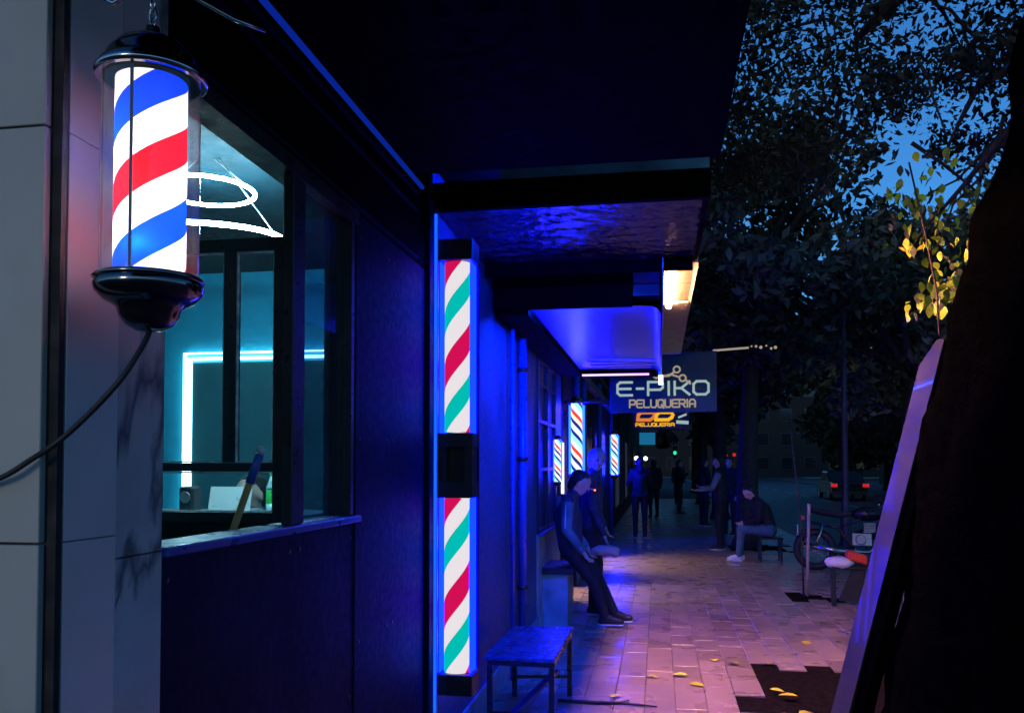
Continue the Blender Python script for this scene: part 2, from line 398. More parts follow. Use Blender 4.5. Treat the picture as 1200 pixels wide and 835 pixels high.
# tile meshes shared by all the pavers
def paver_mesh(seed):
    r = random.Random(seed); m = MB()
    a, b = .0985, .1985; ch = .004
    top = [(-a + ch, -b + ch), (a - ch, -b + ch), (a - ch, b - ch), (-a + ch, b - ch)]
    bot = [(-a, -b), (a, -b), (a, b), (-a, b)]
    zt = [r.uniform(-.0015, .0015) for _ in range(4)]
    T = [m.bm.verts.new((*p, z)) for p, z in zip(top, zt)]
    Mi = [m.bm.verts.new((*p, -.004)) for p in bot]; Bo = [m.bm.verts.new((*p, -.018)) for p in bot]
    m._f(T)
    for k in range(4):
        m._f([T[k], Mi[k], Mi[(k + 1) % 4], T[(k + 1) % 4]]); m._f([Mi[k], Bo[k], Bo[(k + 1) % 4], Mi[(k + 1) % 4]])
    bmesh.ops.recalc_face_normals(m.bm, faces=m.bm.faces)
    me = bpy.data.meshes.new('paver'); m.bm.to_mesh(me); m.bm.free(); me.materials.append(M['paver']); return me
PM = [paver_mesh(i) for i in range(5)]
cells = []
for j in range(-2, 90):
    y = 4.6 + .4 * j
    for i in range(21):
        x = -1.0 + .2 * i
        yy = y + (.2 if i % 2 else 0)
        if not in_pit(x, yy, 1): cells.append((x, yy))
near = [c for c in cells if 5.0 < c[1]]
near.sort(key=lambda c: math.hypot(c[0] * .6, c[1])); near_set = set(near[:292])
stuff = MB()
for k, (x, y) in enumerate(cells):
    dz, rx, ry = random.uniform(-.0025, .0025), random.gauss(0, .006), random.gauss(0, .009)
    if random.random() < .07: dz -= .004; ry += .012
    if (x, y) in near_set:
        o = bpy.data.objects.new('paver', PM[k % 5]); C.objects.link(o); o.parent = side; o.location = (x, y, dz); o.rotation_euler = (rx, ry, random.gauss(0, .004))
    else:
        rot = Euler((rx, ry, 0)).to_matrix()
        a, b = .0985, .1985
        T = [stuff.bm.verts.new(rot @ Vector(p) + Vector((x, y, dz))) for p in ((-a, -b, 0), (a, -b, 0), (a, b, 0), (-a, b, 0))]
        stuff._f(T)
        for kk in range(4):
            B0, B1 = T[kk], T[(kk + 1) % 4]
            stuff._f([B0, stuff.bm.verts.new(B0.co - Vector((0, 0, .016))), stuff.bm.verts.new(B1.co - Vector((0, 0, .016))), B1])
pv = stuff.build('paving', 'paver', side); pv['kind'] = 'stuff'
# soil in the tree pits
for a, b, c, d in PITS:
    m = MB(); n = 14
    vs = [[m.bm.verts.new((a - .3 + (b - a + .6) * i / n, c - .4 + (d - c + .8) * j / n, -.0095 + (random.uniform(-.001, .005) if 3 < i < n - 3 and 3 < j < n - 3 else -.001))) for i in range(n + 1)] for j in range(n + 1)]
    for j in range(n):
        for i in range(n): m._f([vs[j][i], vs[j][i + 1], vs[j + 1][i + 1], vs[j + 1][i]], True)
    s_ = m.build('tree_pit', 'soil'); s_['kind'] = 'structure'

# ------------------------------------------------------------------ barber shop (near, left)
shop = empty('barber_shop', (-1.1, 1.4, 0), 'near barber shop front with grey tile corner, open window and dark blue panels', 'shop')
# grey tiled wall facing the camera, tile by tile
zr = [-.11, .648, 1.409, 2.170, 2.93]
box('wall', 'grout', shop, -3.4, -1.075, 1.385, 1.40, 0, 3.4)
for k in range(4):
    for x1 in (-1.098, -2.302):
        box('wall_tile', 'grey_tile', shop, x1 - 1.2, x1, 1.37, 1.386, max(0, zr[k] + .002), zr[k + 1] - .002, bevel=.0015)
# polished pilaster tiles along the street, then marble tiles
box('pilaster', 'grout', shop, -1.6, -1.099, 1.40, 1.735, 0, 3.4)
for k in range(4):
    box('pilaster_tile', 'dark_tile', shop, -1.12, -1.08, 1.412, 1.566, max(0, zr[k] + .001), zr[k + 1] - .001, bevel=.001)
zc = [0, .60, 1.361, 2.121, 2.88]
for k in range(4):
    box('marble_tile', 'marble', shop, -1.12, -1.086, 1.570, 1.738, zc[k] + .0015, zc[k + 1] - .0015, bevel=.001)
# lower panels and ledge
box('lower_panel', 'navy_panel', shop, -1.16, -1.10, 1.74, 2.468, .02, 1.345)
box('lower_panel', 'navy_panel', shop, -1.16, -1.103, 2.474, 2.99, .02, 1.345)
lg = MB().box(-1.20, -1.075, 1.741, 3.0, 1.345, 1.368).build('ledge', 'ledge', shop, bevel=.004)
box('plinth', 'dark_panel', shop, -1.15, -1.09, 1.74, 3.92, 0, .10)
scm = None
for y_ in (1.78, 2.43, 2.51, 2.95, 3.03, 3.36, 3.44, 3.89):
    for z_ in (.16, .72, 1.29) if y_ < 3 else (.16, .9, 1.65, 2.40):
        if scm is None:
            t_ = MB(); t_.lathe([(.007, 0), (.006, .0025), (.001, .003)], (0, 0, 0), 8, 'x'); o_ = t_.build('screw', 'black_metal', shop, loc=(-1.0995, y_, z_)); scm = o_.data
        else:
            o_ = bpy.data.objects.new('screw', scm); C.objects.link(o_); o_.parent = shop; o_.location = Vector((-1.0995, y_, z_)) - ORG[shop.name]
        if 2.47 < y_ < 2.99: o_.location.x -= .003
        elif 3.0 < y_ < 3.4: o_.location.x += .002
# post, side pane with frame
box('window_post', 'window_frame', shop, -1.125, -1.09, 2.425, 2.50, 1.37, 2.44, bevel=.003)
sp = box('side_pane', 'tint_glass', shop, -1.135, -1.125, 2.502, 2.95, 1.372, 2.435)
box('frame', 'window_frame', sp, -1.15, -1.095, 2.502, 2.522, 1.372, 2.435)
box('frame', 'window_frame', sp, -1.15, -1.095, 2.935, 2.965, 1.372, 2.435)
# head and fascia above the opening
box('window_head', 'window_frame', shop, -1.17, -1.085, 1.739, 2.985, 2.437, 2.485)
box('fascia', 'canopy_black', shop, -1.22, -1.10, 1.739, 4.0, 2.487, 3.4)
m = MB()
for z in (2.50, 2.72, 2.80): m.box(-1.101, -1.088, 1.74, 3.78, z, z + .012)
m.build('fascia_trim', 'navy_panel', shop)
MB().bar((-1.075, 1.0, 2.838), (-1.075, 3.80, 2.838), .018, .016).build('edge_trim_glow', 'trim_glow', shop, bevel=.003)  # plain trim given its own glow for the blue light along the edge
# facade panels between window and light fixture
box('wall_panel', 'navy_panel', shop, -1.2, -1.098, 2.992, 3.40, .02, 2.485)
box('wall_panel', 'navy_panel', shop, -1.2, -1.10, 3.404, 3.93, .02, 2.485)
box('corner_post', 'navy_panel', shop, -1.2, -1.075, 3.935, 4.02, 0, 2.84, bevel=.004)
# inward opened sash, seen flat on
sx0, sx1, sy = -1.60, -1.13, 2.47
sash = MB()
sash.box(sx0, sx0 + .045, sy - .02, sy + .02, 1.375, 2.255); sash.box(sx1 - .035, sx1, sy - .02, sy + .02, 1.375, 2.255)
sash.box(sx0 + .046, sx1 - .036, sy - .019, sy + .019, 2.215, 2.254); sash.box(sx0 + .046, sx1 - .036, sy - .019, sy + .019, 1.532, 1.558)
sash.box(sx0 + .046, sx1 - .036, sy - .019, sy + .019, 1.376, 1.405)
sash.box(-1.332, -1.294, sy - .018, sy + .018, 1.559, 2.214)
sash = sash.build('sash', 'window_frame', shop)
for (a, b, c, d) in ((sx0 + .046, -1.333, 1.559, 2.214), (-1.293, sx1 - .036, 1.559, 2.214), (sx0 + .046, sx1 - .036, 1.406, 1.531)):
    box('pane', 'pane', sash, a, b, sy - .002, sy + .002, c, d)
    t = .005; e = MB()
    for q in ((a, a + t, c, d), (b - t, b, c, d), (a + t, b - t, c, c + t), (a + t, b - t, d - t, d)): e.box(q[0], q[1], sy - .012, sy - .003, q[2], q[3])
    e.build('sealant', 'putty', sash)
# the room behind the opening
box('room_floor', 'dark_panel', shop, -6.2, -1.21, 1.41, 6.1, -.02, 0.0)
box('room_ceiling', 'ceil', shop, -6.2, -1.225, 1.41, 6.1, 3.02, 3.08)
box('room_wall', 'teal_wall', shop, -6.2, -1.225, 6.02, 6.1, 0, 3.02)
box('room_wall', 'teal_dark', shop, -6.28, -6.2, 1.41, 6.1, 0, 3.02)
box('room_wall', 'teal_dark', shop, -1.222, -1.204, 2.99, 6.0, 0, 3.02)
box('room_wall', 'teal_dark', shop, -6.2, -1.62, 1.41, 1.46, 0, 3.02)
# upper storey above the canopies
box('upper_wall', 'facade', shop, -8, -1.24, 1.42, 4.0, 3.42, 7.5)
box('back_block', 'facade', shop, -8, -6.3, 1.42, 6.2, 0, 3.4)

# room furniture: counter, led framed mirror, ring lights, laptop, bottle, stool
ct = empty('counter', (-2.5, 4.65, 0), 'dark reception counter inside the barber shop, under the silver laptop', 'counter')
box('counter_top', 'teal_dark', ct, -3.4, -1.9, 4.35, 4.95, 1.245, 1.28, bevel=.004)
box('counter_front', 'dark_panel', ct, -3.35, -1.95, 4.42, 4.47, 0, 1.245)
box('side_panel', 'dark_panel', ct, -3.35, -3.30, 4.47, 4.9, 0, 1.245); box('side_panel', 'dark_panel', ct, -2.0, -1.95, 4.47, 4.9, 0, 1.245)
mf = empty('lit_mirror', (-3.0, 6.0, 1.0), 'tall mirror outlined by a white led line on the teal room wall', 'mirror')
box('mirror_panel', 'teal_dark', mf, -3.50, -2.10, 5.985, 6.015, .8, 2.33)
e = MB()
e.box(-3.54, -3.522, 5.97, 6.015, .8, 2.37); e.box(-3.504, -2.10, 5.97, 6.015, 2.352, 2.37)
e.build('led_strip', 'lit_frame', mf)
e = MB(); e.box(-3.575, -3.568, 5.975, 6.015, .8, 2.407); e.box(-3.567, -2.10, 5.975, 6.015, 2.40, 2.407)
e.build('mirror_edge', 'lit_frame', mf)
def ring_light(c, rx, ry, tilt, label, rr=.022):
    o = empty('ring_light', c, label, 'ceiling light', 'ring lights over the barber chairs')
    pts = []
    for k in range(40):
        a = 2 * math.pi * k / 40
        v = Euler(tilt).to_matrix() @ Vector((rx * math.cos(a), ry * math.sin(a), 0)); pts.append(Vector(c) + v)
    MB().tube(pts, rr, 8, closed=True).build('light_ring', 'lit_white', o)
    MB().tube([Vector(c) + Euler(tilt).to_matrix() @ Vector((rx, 0, 0)), Vector(c) + Vector((rx * .2, 0, 3.02 - c[2]))], .004, 5).tube([Vector(c) + Euler(tilt).to_matrix() @ Vector((-rx, 0, 0)), Vector(c) + Vector((-rx * .2, 0, 3.02 - c[2]))], .004, 5).build('hanger', 'steel', o)
ring_light((-2.14, 3.75, 2.645), .36, .36, (R(5), R(1), 0), 'larger lower white ring light hanging inside the shop window', .011)
ring_light((-2.14, 3.75, 2.865), .23, .23, (R(0), R(0), 0), 'smaller upper white ring light hanging inside the shop window', .009)
lp = empty('laptop', (-2.47, 4.55, 1.28), 'open silver laptop on the counter, its back to the window', 'laptop')
MB().box(-.13, .13, -.004, .004, 0, .14, Euler((R(-14), 0, 0)).to_matrix(), (-2.455, 4.60, 1.29)).build('lid', 'laptop', lp, bevel=.002)
MB().box(-2.59, -2.33, 4.605, 4.78, 1.281, 1.295).build('keyboard_base', 'laptop', lp)
sk = empty('speaker', (-2.64, 4.5, 1.28), 'small dark speaker box on the counter left of the laptop', 'speaker')
MB().box(-2.69, -2.60, 4.46, 4.56, 1.281, 1.43).build('cabinet', 'dark_panel', sk, bevel=.012)
MB().lathe([(.001, 0), (.03, 0), (.034, -.006), (.028, -.008)], (-2.645, 4.459, 1.37), 14, 'y').build('driver', 'steel', sk)
bt = empty('bottle', (-2.19, 4.6, 1.28), 'green labelled plastic bottle on the right end of the counter', 'bottle')
MB().lathe([(.026, 0), (.031, .01), (.031, .05)], (-2.19, 4.6, 1.281), 16).lathe([(.031, .13), (.030, .15), (.014, .195), (.012, .21)], (-2.19, 4.6, 1.281), 16).build('bottle_body', 'bottle', bt)
MB().lathe([(.0312, .0505), (.0318, .052), (.0318, .128), (.0312, .1295)], (-2.19, 4.6, 1.281), 16).build('wrapper', 'green_label', bt)
MB().lathe([(.013, .211), (.014, .213), (.014, .232), (.001, .234)], (-2.19, 4.6, 1.281), 12).build('bottle_cap', 'green_label', bt)
br = empty('broom', (-1.29, 2.28, 0), 'wooden broom handle with blue grip leaning inside the window sash', 'broom')
b0, b1 = Vector((-1.70, 2.31, .05)), Vector((-1.124, 2.30, 1.607)); dd = b1 - b0
MB().tube([b0, b0 + dd * .93], .0105, 10).build('handle', 'stick', br)
MB().tube([b0 + dd * .931, b0 + dd * .985], .0125, 10).build('grip', 'blueplastic', br)
MB().ball(b0 + dd * .992, .0125, 8).build('end_cap', 'white_cloth', br)
MB().box(-.16, .16, -.025, .025, -.05, .02, Euler((0, R(20), 0)).to_matrix(), b0).build('broom_head', 'red_plastic', br)

# ------------------------------------------------------------------ hanging barber pole
px, py = -.922, 1.425
hp = empty('barber_pole', (px, py, 1.80), 'glass barber pole with blue white red stripes hanging at the tiled corner', 'barber pole')
MB().lathe([(.0615, 0), (.0625, .006), (.0625, .364), (.0615, .37)], (0, 0, 0), 48).build('striped_cylinder', 'stripe_near', hp, loc=(px, py, 1.892))
MB().lathe([(.086, 1.888), (.086, 2.262)], (px, py, 0), 48).build('glass_tube', 'pole_glass', hp)
# strip end faces so the tube stays an open sleeve
g_ = bpy.data.objects['glass_tube'].data; bm = bmesh.new(); bm.from_mesh(g_); bmesh.ops.delete(bm, geom=[f for f in bm.faces if len(f.verts) > 4], context='FACES'); bm.to_mesh(g_); bm.free()
tc_ = MB().lathe([(.086, 2.258), (.094, 2.262), (.0955, 2.272), (.090, 2.282), (.083, 2.288), (.078, 2.302), (.060, 2.325), (.035, 2.340), (.014, 2.347), (.012, 2.362), (.0005, 2.364)], (px, py, 0), 48).build('top_cap', 'chrome_black', hp)
MB().lathe([(.0945, 2.258), (.099, 2.263), (.099, 2.268), (.0945, 2.273)], (px, py, 0), 48).build('rim', 'chrome', tc_)
bc_ = MB().lathe([(.0005, 1.795), (.022, 1.797), (.040, 1.806), (.052, 1.822), (.056, 1.838), (.068, 1.846), (.080, 1.852), (.093, 1.866), (.096, 1.876), (.092, 1.888), (.080, 1.893)], (px, py, 0), 48).build('bottom_cap', 'chrome_black', hp)
MB().lathe([(.0925, 1.884), (.0975, 1.8895), (.0925, 1.895)], (px, py, 0), 48).build('rim', 'chrome_black', bc_)
MB().tube([(px + .0115, py - .078, 1.89), (px + .0115, py - .078, 2.262)], .0030, 6).build('support_rod', 'black_metal', hp)
MB().ball((px + .012, py - .044, 1.945), .009, 10).build('bulb', 'bulb', hp)
for z_ in (1.97, 2.06, 2.15): MB().ball((px - .036, py + .012, z_), .011, 10).build('bulb', 'fill_bulb', hp)  # extra bulbs added out of sight at the back to light the pilaster
MB().ball((px + .010, py - .044, 2.078), .008, 10).build('bulb', 'bulb2', hp)
ch = MB()
for i in range(5):
    z = 2.366 + i * .019
    pts = [(px + (.007 * math.cos(a) if i % 2 else 0), py + (0 if i % 2 else .007 * math.cos(a)), z + .013 * math.sin(a)) for a in [2 * math.pi * k / 10 for k in range(10)]]
    ch.tube(pts, .0022, 5, closed=True)
ch.build('chain', 'chrome', hp)
wr = MB().tube([(-1.09, 1.47, 2.47), (-.985, 1.40, 2.40), (-.925, py, 2.452), (-.86, 1.45, 2.43), (-.80, 1.5, 2.405), (-.76, 1.55, 2.405)], .004, 6)
wr.build('bracket_wire', 'chrome', hp)
cb = MB()
P_ = [Vector(p) for p in ((px + .003, py, 1.80), (-.918, 1.40, 1.765), (-.948, 1.37, 1.693), (-1.03, 1.355, 1.607), (-1.10, 1.35, 1.560), (-1.17, 1.345, 1.523), (-1.30, 1.35, 1.50), (-1.5, 1.36, 1.50))]
sm = []
for i in range(len(P_) - 1):
    p0, p1, p2, p3 = P_[max(i - 1, 0)], P_[i], P_[i + 1], P_[min(i + 2, len(P_) - 1)]
    for k in range(6):
        t = k / 6; sm.append(.5 * ((2 * p1) + (p2 - p0) * t + (2 * p0 - 5 * p1 + 4 * p2 - p3) * t * t + (3 * p1 - p0 - 3 * p2 + p3) * t ** 3))
cb.tube(sm, .0052, 8)
tag(cb.build('power_cable', 'rubber'), 'black cable running from the hanging barber pole across the grey tiles', 'cable')

# ------------------------------------------------------------------ canopy over the near shop
def canopy(name, label, parts, loc, group='canopies over the shopfronts'):
    o = empty(name, loc, label, 'canopy', group)
    for n_, mt, b in parts: box(n_, mt, o, *b)
    return o
c1 = canopy('canopy', 'black flat canopy nearest the camera, over the open window', [
    ('soffit', 'canopy_black', (-1.095, .22, -1.5, 3.66, 2.852, 2.90)),
    ('edge_beam', 'canopy_black', (.222, .26, -1.5, 3.66, 2.846, 3.25)),
    ('end_beam', 'canopy_black', (-1.095, .22, 3.60, 3.659, 2.90, 3.25)),
    ('roof_sheet', 'canopy_black', (-1.095, .30, -1.5, 3.70, 3.252, 3.29))], (-.4, 1.5, 2.85))
c2 = canopy('canopy', 'blue lit crinkled canopy above the striped light column', [
    ('front_beam', 'canopy_black', (-1.09, .245, 4.03, 4.075, 2.80, 2.935)),
    ('front_sheet', 'tealgrey', (-.75, .240, 4.035, 4.06, 2.937, 3.02)),
    ('roof_sheet', 'canopy_black', (-1.09, .26, 4.02, 5.36, 3.03, 3.06)),
    ('edge_beam', 'canopy_black', (.215, .24, 4.08, 5.34, 2.80, 3.02)),
    ('back_beam', 'canopy_black', (-1.09, .21, 5.30, 5.34, 2.75, 3.02))], (-.4, 4.6, 2.8))
m = MB(); nx, ny = 46, 46
for_v = []
for j in range(ny + 1):
    row = []
    for i in range(nx + 1):
        x, y = -1.088 + 1.30 * i / nx, 4.095 + 1.20 * j / ny
        z = 2.82 + .002 * math.sin(y * 44 + x * 5) + .003 * math.sin(x * 9 + y * 7) + random.uniform(-.005, .005)
        row.append(m.bm.verts.new((x, y, z)))
    for_v.append(row)
for j in range(ny):
    for i in range(nx): m._f([for_v[j][i], for_v[j][i + 1], for_v[j + 1][i + 1], for_v[j + 1][i]], True)
m.build('soffit', 'canopy_sheet', c2)
MB().tube([(-.85, 4.083, 2.812), (-.15, 4.083, 2.812)], .005, 8).build('led_or_fill_tube', 'blue_fill', c2)  # added tube hidden by the front beam, turns wall and floor blue
c3 = canopy('canopy', 'metal canopy glowing deep blue behind the crinkled canopy', [
    ('front_beam', 'canopy_black', (-1.09, -.166, 5.60, 5.65, 2.592, 2.87)),
    ('duct', 'grey_sheet', (-.164, .012, 5.62, 5.80, 2.745, 2.83)),
    ('duct_box', 'dark_panel', (-.164, .012, 5.63, 5.80, 2.662, 2.742)),
    ('wall_beam', 'canopy_black', (-1.09, -.86, 5.652, 9.6, 2.56, 2.80)),
    ('back_beam', 'canopy_black', (-.86, .03, 9.45, 9.56, 2.53, 2.62)),
    ('roof_sheet', 'canopy_black', (-1.09, .02, 5.652, 9.6, 2.88, 2.92))], (-.5, 7.5, 2.6))
# curved soffit: flat by the wall, rolling down at the outer edge
m = MB(); prof = [(-.858, 2.612), (-.5, 2.606), (-.25, 2.603), (-.12, 2.603), (-.04, 2.596), (.0, 2.575), (.018, 2.54)]
A = [[m.bm.verts.new((x, y, z)) for x, z in prof] for y in (5.655, 6.6, 7.6, 8.5, 9.44)]
for a, b in zip(A, A[1:]):
    for k in range(len(prof) - 1): m._f([a[k], a[k + 1], b[k + 1], b[k]], True)
m.build('soffit', 'canopy_metal', c3)
MB().tube([(-.84, 5.658, 2.5985), (-.2, 5.658, 2.5985)], .004, 8).build('led_or_fill_tube', 'blue_fill_strong', c3)  # added tube out of view behind the beam, fills soffit and wall with blue
m = MB()
for y in (8.5, 8.85, 9.1): m.box(-.70, .0, y, y + .012, 2.590, 2.600)
m.build('soffit_rib', 'canopy_metal', c3)
box('divider', 'steel', c3, .026, .034, 5.345, 9.6, 2.50, 2.86)
box('divider', 'steel', c3, .026, .034, 5.15, 5.298, 2.50, 2.79)
box('divider', 'steel', c3, .026, .034, 5.299, 5.344, 2.50, 2.748)
MB().tube([(-.83, 9.40, 2.545), (-.10, 9.40, 2.545)], .011, 8).build('led_or_fill_tube', 'lilac_led', c3)
MB().tube([(.012, 9.35, 2.50), (.012, 9.35, 2.72)], .012, 8).build('led_or_fill_tube', 'blue_led_soft', c3)
MB().box(.0, .05, 9.28, 9.34, 2.42, 2.52).build('lamp', 'white_tube', c3)
c4 = canopy('canopy', 'narrow canopy with ochre panels and a lit warm tube', [
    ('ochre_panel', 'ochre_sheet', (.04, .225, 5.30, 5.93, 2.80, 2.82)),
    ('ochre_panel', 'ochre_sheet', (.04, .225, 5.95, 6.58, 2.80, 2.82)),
    ('grey_panel', 'grey_sheet', (.04, .225, 6.60, 9.7, 2.795, 2.82)),
    ('edge_beam', 'grey_sheet', (.226, .25, 5.345, 9.7, 2.80, 2.90)),
    ('roof_sheet', 'canopy_black', (.036, .26, 5.30, 9.7, 2.92, 2.94))], (.12, 7.0, 2.8))
tl = MB().tube([(.082, 5.42, 2.767), (.082, 6.62, 2.767)], .019, 10).build('lamp_tube', 'warm_tube', c4)
MB().box(.07, .094, 5.41, 6.62, 2.787, 2.799).build('lamp_holder', 'black_metal', c4)

# ------------------------------------------------------------------ double striped led column
lx, ly = -.982, 4.12
fx = empty('barber_light_column', (lx, ly, .5), 'tall double light column with pink and teal stripes and blue edges', 'barber light')
fx_top = MB().lathe([(.064, -.42), (.065, -.415), (.065, .415), (.064, .42)], (0, 0, 0), 40).build('striped_cylinder', 'stripe_led', fx, loc=(lx, ly, 2.134))
fx_low = MB().lathe([(.064, -.424), (.065, -.42), (.065, .42), (.064, .424)], (0, 0, 0), 40).build('striped_cylinder', 'stripe_led', fx, loc=(lx, ly, .966))
for z0, z1 in ((2.556, 2.66), (.44, .54)): MB().box(lx - .092, lx + .092, ly - .08, ly + .08, z0, z1).build('end_block', 'dark_panel', fx, bevel=.004)
MB().box(lx - .09, lx + .09, ly - .07, ly + .08, 1.640, 1.708).box(lx - .09, lx + .09, ly - .07, ly + .08, 1.392, 1.47).box(lx - .085, lx - .045, ly - .05, ly + .07, 1.4705, 1.6395).box(lx + .045, lx + .085, ly - .05, ly + .07, 1.4705, 1.6395).box(lx - .0445, lx + .0445, ly + .02, ly + .06, 1.471, 1.639).build('middle_block', 'dark_panel', fx)
MB().box(lx - .09, lx + .09, ly + .07, ly + .095, .55, 2.55).build('back_plate', 'navy_panel', fx)
for s in (-1, 1):
    for z0, z1 in ((1.71, 2.552), (.545, 1.39)):
        MB().box(lx + s * .076 - .003, lx + s * .076 + .003, ly - .055, ly + .068, z0, z1).build('blue_edge', 'blue_edge' if s > 0 else 'blue_edge_dim', fx)
        MB().box(lx + s * .06 - .012, lx + s * .06 + .012, ly + .097, ly + .103, z0, z1).build('fill_backlight', 'blue_back_fill', fx)  # unseen strip added behind the column to throw blue on wall and floor
MB().box(lx - .20, lx - .091, ly - .02, ly + .06, 1.5, 1.6).build('wall_bracket', 'black_metal', fx)
ls = empty('led_strip', (-1.072, 4.03, 0), 'thin upright blue led strip beside the striped light column', 'light strip')
MB().box(-1.078, -1.066, 4.022, 4.034, .05, 2.78).build('light_strip', 'blue_led_soft', ls)
MB().box(-1.084, -1.062, 4.035, 4.05, .0, 2.80).build('channel', 'steel', ls)

# ------------------------------------------------------------------ neighbour shop along the street
n1 = empty('salon', (-1.1, 6.9, 0), 'dark blue lit hair salon front between the light column and the leaning man', 'shop')
box('wall', 'blue_lit_wall', n1, -1.4, -1.10, 4.06, 7.0, 0, 3.1)
box('wall', 'blue_lit_wall', n1, -1.4, -1.105, 7.004, 7.74, 0, 3.1)
box('wall', 'tealgrey', n1, -1.4, -1.10, 7.745, 9.6, 0, .92)
box('wall', 'dark_panel', n1, -1.4, -1.10, 7.745, 9.6, 2.56, 3.1)
box('wall', 'blue_lit_wall', n1, -1.4, -1.10, 9.12, 9.68, .921, 2.558)
wf = MB()
for y in (7.75, 8.42, 9.08): wf.box(-1.15, -1.085, y, y + .05, .922, 2.557)
for z in (.923, 1.5, 1.95, 2.30, 2.52): wf.box(-1.145, -1.088, 7.801, 8.419, z, z + .03).box(-1.145, -1.088, 8.471, 9.079, z, z + .03)
wf = wf.build('window', 'window_frame', n1)
for y0, y1 in ((7.802, 8.418), (8.472, 9.078)):
    for z0, z1 in ((.954, 1.499), (1.531, 1.949), (1.981, 2.299), (2.331, 2.519)):
        box('pane', 'navy_glass', wf, -1.125, -1.118, y0, y1, z0, z1)
MB().box(-1.17, -1.06, 7.76, 9.1, .90, .92).build('window_sill', 'ledge', n1)
for y, r in ((6.62, .035), (6.15, .018)):
    MB().tube([(-1.055, y, 0), (-1.055, y, 2.55)], r, 10).build('pipe', 'ledge', n1)
for z in (.6, 1.6, 2.3): MB().lathe([(.043, -.015), (.043, .015)], (-1.055, 6.62, z), 12).build('pipe_clamp', 'black_metal', n1)
box('plinth', 'tealgrey', n1, -1.12, -1.085, 4.2, 9.6, .0, .16)
box('wall_recess', 'blue_lit_wall', n1, -1.105, -1.092, 4.9, 5.6, .4, 2.2)
box('upper_wall', 'facade', n1, -8, -1.2, 4.02, 9.7, 3.12, 7.5)
wl = MB().box(-1.085, -1.055, 9.37, 9.43, 1.23, 1.82); 
ob = empty('wall_tube_light', (-1.07, 9.4, 1.2), 'short upright white tube light on the salon wall behind the hunched person', 'wall light')
MB().tube([(-1.045, 9.36, 1.24), (-1.045, 9.36, 1.80)], .016, 8).build('tube', 'white_tube', ob)
MB().box(-1.098, -1.06, 9.33, 9.39, 1.22, 1.82).build('holder', 'dark_panel', ob)

# further lit barber poles
def wall_pole(loc, label, first=None, scale=None):
    if first: return dup(first, loc, 0, label, 'lit barber poles along the shopfronts', scale)
    o = empty('wall_barber_pole', loc, label, 'barber pole', 'lit barber poles along the shopfronts')
    x, y, z = loc
    MB().lathe([(.064, -.42), (.066, -.41), (.066, .41), (.064, .42)], (0, 0, 0), 28).build('striped_cylinder', 'stripe_far', o, loc=loc)
    for s in (-1, 1):
        MB().lathe([(.075, z + s * .421), (.08, z + s * .45), (.05, z + s * .5), (.001, z + s * .51)], (x, y, 0), 20).build('cap', 'chrome_black', o)
    MB().box(x - .11, x - .09, y - .03, y + .03, z - .45, z + .45).build('mount', 'dark_panel', o)
    for s in (-1, 1): MB().box(x - .09 if s < 0 else x + .06, x - .06 if s < 0 else x + .09, y + .05, y + .056, z - .4, z + .4).build('fill_backlight', 'blue_back_fill', o)  # unseen strips added behind the pole for a blue halo
    for s in (-1, 1): MB().box(x - .088 if s < 0 else x + .081, x - .081 if s < 0 else x + .088, y - .03, y + .03, z - .4, z + .4).build('blue_edge', 'blue_edge2', o)
    return o
wp = wall_pole((-.945, 9.95, 1.852), 'slanted striped barber pole in a blue glow above the grey haired man')
wall_pole((-.915, 18.0, 1.775), 'smallest distant barber pole, right of the grey haired man', wp)
wall_pole((-1.04, 8.86, 1.60), 'small pink and blue barber pole left of the white tube light', wp, .52)

# third building with a lit doorway, and the row going away
n2 = empty('shop_row', (-1.1, 14, 0), 'dark row of shops beyond the hanging salon sign', 'building')
box('wall', 'navy_panel', n2, -1.5, -1.10, 9.72, 9.9, 0, 3.2)
box('wall', 'dark_panel', n2, -1.5, -1.10, 10.9, 12.9, 0, 3.2)
box('wall', 'dark_panel', n2, -1.5, -1.10, 14.3, 21, 0, 3.2)
box('door_head', 'dark_panel', n2, -1.5, -1.105, 9.905, 10.895, 2.2, 3.2); box('door_head', 'dark_panel', n2, -1.5, -1.105, 12.905, 14.295, 2.2, 3.2)
box('room_floor', 'concrete', n2, -4.5, -1.5, 9.72, 21, -.02, .0)
box('room_wall', 'grey_sheet', n2, -4.6, -4.5, 9.72, 21, 0, 3.2); box('room_wall', 'grey_sheet', n2, -4.5, -1.51, 11.8, 11.9, 0, 3.2)
box('room_wall', 'grey_sheet', n2, -4.5, -1.51, 9.70, 9.716, 0, 3.2); box('room_wall', 'grey_sheet', n2, -4.5, -1.51, 20.9, 21, 0, 3.2)
box('room_ceiling', 'grey_sheet', n2, -4.6, -1.11, 9.72, 21, 3.21, 3.3)
box('ceiling_light', 'door_light', n2, -2.3, -1.7, 10.0, 10.8, 2.6, 2.64); box('ceiling_light', 'door_light', n2, -2.3, -1.7, 13.0, 14.2, 2.6, 2.64)
for y in (11.0, 12.0, 15.2, 19): MB().tube([(-1.04, y, 0), (-1.04, y, 3.0)], .045, 8).build('pipe', 'ledge', n2)
box('upper_wall', 'facade', n2, -9, -1.3, 9.72, 21, 3.32, 8)
box('ledge', 'grey_sheet', n2, -1.3, -1.0, 10.9, 21, 2.75, 2.85)
